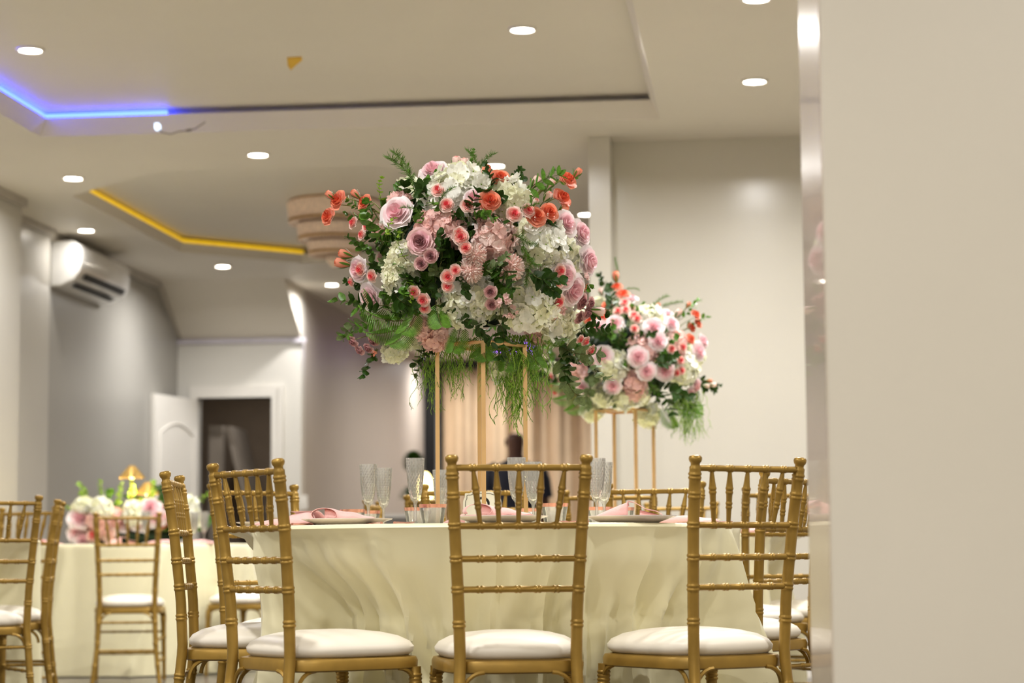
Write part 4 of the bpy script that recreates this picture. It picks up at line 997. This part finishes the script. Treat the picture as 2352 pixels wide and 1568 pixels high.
def lamp(px,ytop,y,label,hw=.082):
    zt_=PT(px,ytop,y).z; x=PT(px,1100,y).x; t=thing('table_lamp',label,'table lamp',(x,y,TZ),0,'small gold table lamps')
    h=zt_-TZ
    m=MB(); m.lathe([(0,0),(.05,0),(.05,.008),(.008,.014),(.006,.02),(.006,h-.03),(0,h-.03)],20); obj('base_and_stem',m,BRASS,t)
    m=MB(); n=36; P=[(.018,h),(hw,h-.075)]
    for r,z in P:
        for k in range(n): q=r*(1.0 if k%2 else .93); g=2*PI*k/n; m.v.append(Vector((q*math.cos(g),q*math.sin(g),z)))
    for k in range(n): m.f.append((k,(k+1)%n,n+(k+1)%n,n+k)); m.m.append(0)
    m.f.append(tuple(range(n))); m.m.append(0); ls_=obj('lamp_shade',m,BRASS,t,False)
    m=MB(); m.ellipsoid((0,0,h-.058),(.018,.018,.024),14,8); obj('bulb',m,LAMPG,ls_)
    L=bpy.data.lights.new('bulb_light','POINT'); L.energy=2.2; L.color=(1,.75,.35); L.shadow_soft_size=.03; lo=bpy.data.objects.new('bulb_light',L); C.objects.link(lo); lo.location=(x,y-.0,TZ+h-.14)
lamp(303,1069,13.1,'taller gold table lamp with pleated cone shade standing in the low flowers')
lamp(339,1107,13.25,'shorter gold table lamp with glowing shade, right of the taller lamp')
for px,y,lb in [(447,12.9,'small-looking flute right of the low flowers'),(469,12.85,'rightmost flute on the far left table'),(335,12.62,'flute in front of the low flowers on the far left table')]:
    put('flute',onT(px,y),0,lb,'flutes on the far left table')
for px,y,k,lb in [(455,12.8,2,'pink napkin right of the low flowers on the far left table'),(280,12.75,1,'pink napkin in front of the low flowers'),(110,12.9,0,'pink napkin left of the low flowers'),(375,12.66,2,'pink napkin at the near edge of the far left table')]:
    napkin(onT(px,y),.2,k,lb,'napkins on the far left table')
napkin(onT(1715,8.82),.3,2,'pink napkin on the second table, seen right of the front right chair','napkins on the second table')
napkin(onT(1690,9.0),-.6,0,'pink napkin on the second table behind the front right chair post','napkins on the second table')
# ------------------------------------------------------------------ console, plant, globe lamp
q0=PT(862,1180,18.2); q1=PT(1010,1180,18.2)
t=thing('console_counter','white-topped grey counter far behind the nearest table, left of the person','counter',((q0.x+q1.x)/2,18.4,0))
w=(q1.x-q0.x)/2; hz=q0.z
m=MB(); m.box((-w,-.2,hz-.03),(w,.2,hz)); obj('countertop',m,TRIM,t,False)
m=MB(); m.box((-w+.02,-.17,0),(w-.02,.18,hz-.03)); cb_=obj('cabinet_body',m,mat('grey_cabinet','9A9794',.5),t,False)
m=MB()
for x in (-.01,.01): m.box((x-.001,-.175,.1),(x+.001,-.168,hz-.06))
obj('door_seam',m,DARK,cb_,False)
g=PT(977,1120,18.27)
t=thing('globe_lamp','glowing egg-shaped lamp on the far counter, just behind a champagne flute','lamp',(g.x,18.27,hz))
m=MB(); m.lathe([(0,0),(.05,0),(.05,.015),(.02,.03),(.02,.05)],16); obj('base',m,BRASS,t)
m=MB(); hh=PT(977,1085,18.35).z-hz; m.ellipsoid((0,0,.05+(hh-.05)/2),(.065,.065,(hh-.05)/2),16,12); obj('globe',m,LAMPG,t)
g=PT(957,1036,18.45); t=thing('potted_plant','dark green leafy plant in a pot on the far counter','plant',(g.x-.03,18.52,hz))
m=MB(); m.lathe([(0,0),(.05,0),(.065,.1),(.055,.1),(0,.08)],18); obj('pot',m,BLACK,t)
m=MB(); m.tube([(0,0,.08),(.01,0,.25),(0,0,g.z-hz-.1)],.008,6,1)
for i in range(160):
    d=fib(160,i,-1); b=Vector((0,0,g.z-hz-.09))+d*.05; leafgeo(m,b,d+Vector((0,0,.3)),Vector((0,0,1)),.055,.018)
for i in range(60):
    d=fib(60,i,-.2); b=Vector((0,0,.12))+d*.03; leafgeo(m,b,d+Vector((0,0,.5)),Vector((0,0,1)),.11,.02)
obj('foliage',m,[LEAFD,STEM],t)
# light switch on corridor corner
q=UV(uR+.28,VD-.012,1.15); m=MB(); m.box((-.035,-.006,-.06),(.035,.006,.06)); m.box((-.012,-.012,-.02),(.012,-.006,.02)); o=obj('light_switch',m,TRIM,None,False,q); o.rotation_euler=(0,0,-A0); tag(o,'white light switch on the wall right of the open doorway','light switch')
# ------------------------------------------------------------------ person
def person(px,y,htop):
    SK=mat('skin_brown','523428',.62,var=.1,scale=10,sub=.1); SH=mat('shirt_navy','14172A',.8,var=.1,scale=10,sheen=.2); TR=mat('trousers_dark','1C1C20',.8)
    x=PT(px,1000,y).x; t=thing('person','bald person in a dark navy T-shirt standing with back turned before the beige curtain','person',(x,y,0),.0)
    S=htop/1.75
    # body: one skinned surface
    V=[];E=[];R=[]
    def vt(p,r): V.append(Vector(p)*S); R.append((r[0]*S,r[1]*S) if hasattr(r,'__len__') else (r*S,r*S)); return len(V)-1
    def chain(start,lst):
        a=start
        for p,r in lst:
            b=vt(p,r); E.append((a,b)); a=b
        return a
    pel=vt((0,0,.95),(.16,.11))
    ch_=chain(pel,[((0,0,1.10),(.145,.10)),((0,.01,1.25),(.165,.115)),((0,0,1.38),(.17,.11)),((0,0,1.46),(.085,.075)),((0,.01,1.51),(.07,.07)),((0,.0,1.56),(.066,.075))])
    hd=chain(ch_,[((0,.015,1.61),(.076,.092)),((0,.01,1.67),(.078,.096)),((0,.005,1.715),(.060,.070))])
    hands=[]
    for s in (-1,1):
        a=vt((s*.185,0,1.40),.062); E.append((3,a))
        e=chain(a,[((s*.225,-.01,1.27),.050),((s*.245,-.01,1.12),.040),((s*.235,.06,.98),.034),((s*.21,.13,.88),.024)])
        h=chain(e,[((s*.205,.165,.83),(.034,.018)),((s*.20,.18,.79),(.036,.015))]); 
        for k,(dx,l) in enumerate(((-.027,.06),(-.009,.072),(.009,.068),(.026,.052))):
            chain(h,[((s*.20+dx,.19,.765),.0085),((s*.20+dx*1.05,.195,.765-l*.5),.008),((s*.20+dx,.188,.765-l),.007)])
        chain(e,[((s*.175,.185,.83),.011),((s*.165,.195,.79),.009)])
        chain(pel,[((s*.09,0,.88),(.095,.095)),((s*.10,.0,.70),.078),((s*.105,.01,.50),.056),((s*.108,-.01,.32),.052),((s*.11,-.015,.10),.034),((s*.112,.02,.045),.036),((s*.115,.12,.03),(.040,.024))])
    me=bpy.data.meshes.new('body'); me.from_pydata([tuple(v) for v in V],E,[]); o=bpy.data.objects.new('body',me); C.objects.link(o); o.parent=t
    sk=o.modifiers.new('skin','SKIN'); 
    for i,r in enumerate(R): me.skin_vertices[0].data[i].radius=r
    me.skin_vertices[0].data[pel].use_root=True; sk.use_smooth_shade=True
    sb=o.modifiers.new('sub','SUBSURF'); sb.levels=2; sb.render_levels=2; me.materials.append(SK)
    m=MB()
    for s in (-1,1): m.ellipsoid((s*.083*S,.0,1.635*S),(.010*S,.022*S,.034*S),10,8)
    body_=o
    obj('ear',m,SK,body_)
    # face turned away (+y)
    m=MB(); m.ellipsoid((0,.108*S,1.62*S),(.014*S,.018*S,.026*S),8,6); obj('nose',m,SK,body_)
    m=MB(); m.ellipsoid((0,.098*S,1.575*S),(.026*S,.008*S,.010*S),8,6); obj('mouth',m,mat('lip','6A3A34',.5),body_)
    m=MB()
    for s in (-1,1): m.ellipsoid((s*.032*S,.092*S,1.645*S),(.014*S,.010*S,.009*S),8,6)
    obj('eye',m,mat('eye_white','DDD8D0',.2),body_)
    # shirt: torso loft + sleeves
    m=MB(); n=32
    secs=[(.90,.185,.135,0),(1.0,.178,.130,0),(1.12,.180,.128,0),(1.26,.205,.140,0),(1.36,.225,.135,0),(1.42,.205,.115,0),(1.455,.14,.09,0),(1.485,.085,.078,.005),(1.475,.078,.070,.005)]
    for z,a,b,cy in secs:
        for k in range(n):
            g=2*PI*k/n; cx_=math.copysign(abs(math.cos(g))**.8,math.cos(g)); sy=math.copysign(abs(math.sin(g))**.8,math.sin(g)); m.v.append(Vector((a*cx_,b*sy+cy,z))*S)
    for j in range(len(secs)-1):
        for k in range(n): m.f.append((j*n+k,j*n+(k+1)%n,(j+1)*n+(k+1)%n,(j+1)*n+k)); m.m.append(0)
    for s in (-1,1):
        m.tube([Vector(q)*S for q in ((s*.15,0,1.41),(s*.20,0,1.385),(s*.228,-.005,1.30),(s*.243,-.01,1.20),(s*.246,-.01,1.165))],[r*S for r in (.07,.072,.069,.066,.068)],16)
    obj('shirt',m,SH,t)
    m=MB()
    m.lathe([(.172*S,.80*S),(.180*S,.95*S),(.165*S,.99*S)],24,T=Matrix.Diagonal((1,.76,1,1)))
    for s in (-1,1): m.tube([Vector(q)*S for q in ((s*.088,0,.92),(s*.098,0,.70),(s*.105,.005,.45),(s*.11,-.01,.07))],[r*S for r in (.105,.092,.074,.062)],18)
    obj('trousers',m,TR,t)
    m=MB()
    for s in (-1,1): m.ellipsoid((s*.114*S,.06*S,.045*S),(.052*S,.135*S,.046*S),14,8)
    obj('shoes',m,BLACK,t)
person(1184,18.4,PT(1184,984,18.4).z)
# ------------------------------------------------------------------ world + view
w=bpy.data.worlds.new('world'); bpy.context.scene.world=w; w.use_nodes=True
bg=w.node_tree.nodes['Background']; bg.inputs[0].default_value=(1,.9,.78,1); bg.inputs[1].default_value=.1
sc=bpy.context.scene; vs=sc.view_settings; vs.view_transform='Standard'; vs.look='None'; vs.exposure=.98; vs.gamma=1; vs.use_curve_mapping=False
sc.cycles.use_denoising=True; sc.cycles.max_bounces=7; sc.cycles.diffuse_bounces=4; sc.cycles.use_adaptive_sampling=True; sc.cycles.adaptive_threshold=.02; sc.cycles.transmission_bounces=8; sc.cycles.transparent_max_bounces=24; sc.cycles.caustics_reflective=False; sc.cycles.caustics_refractive=False; sc.cycles.sample_clamp_indirect=6
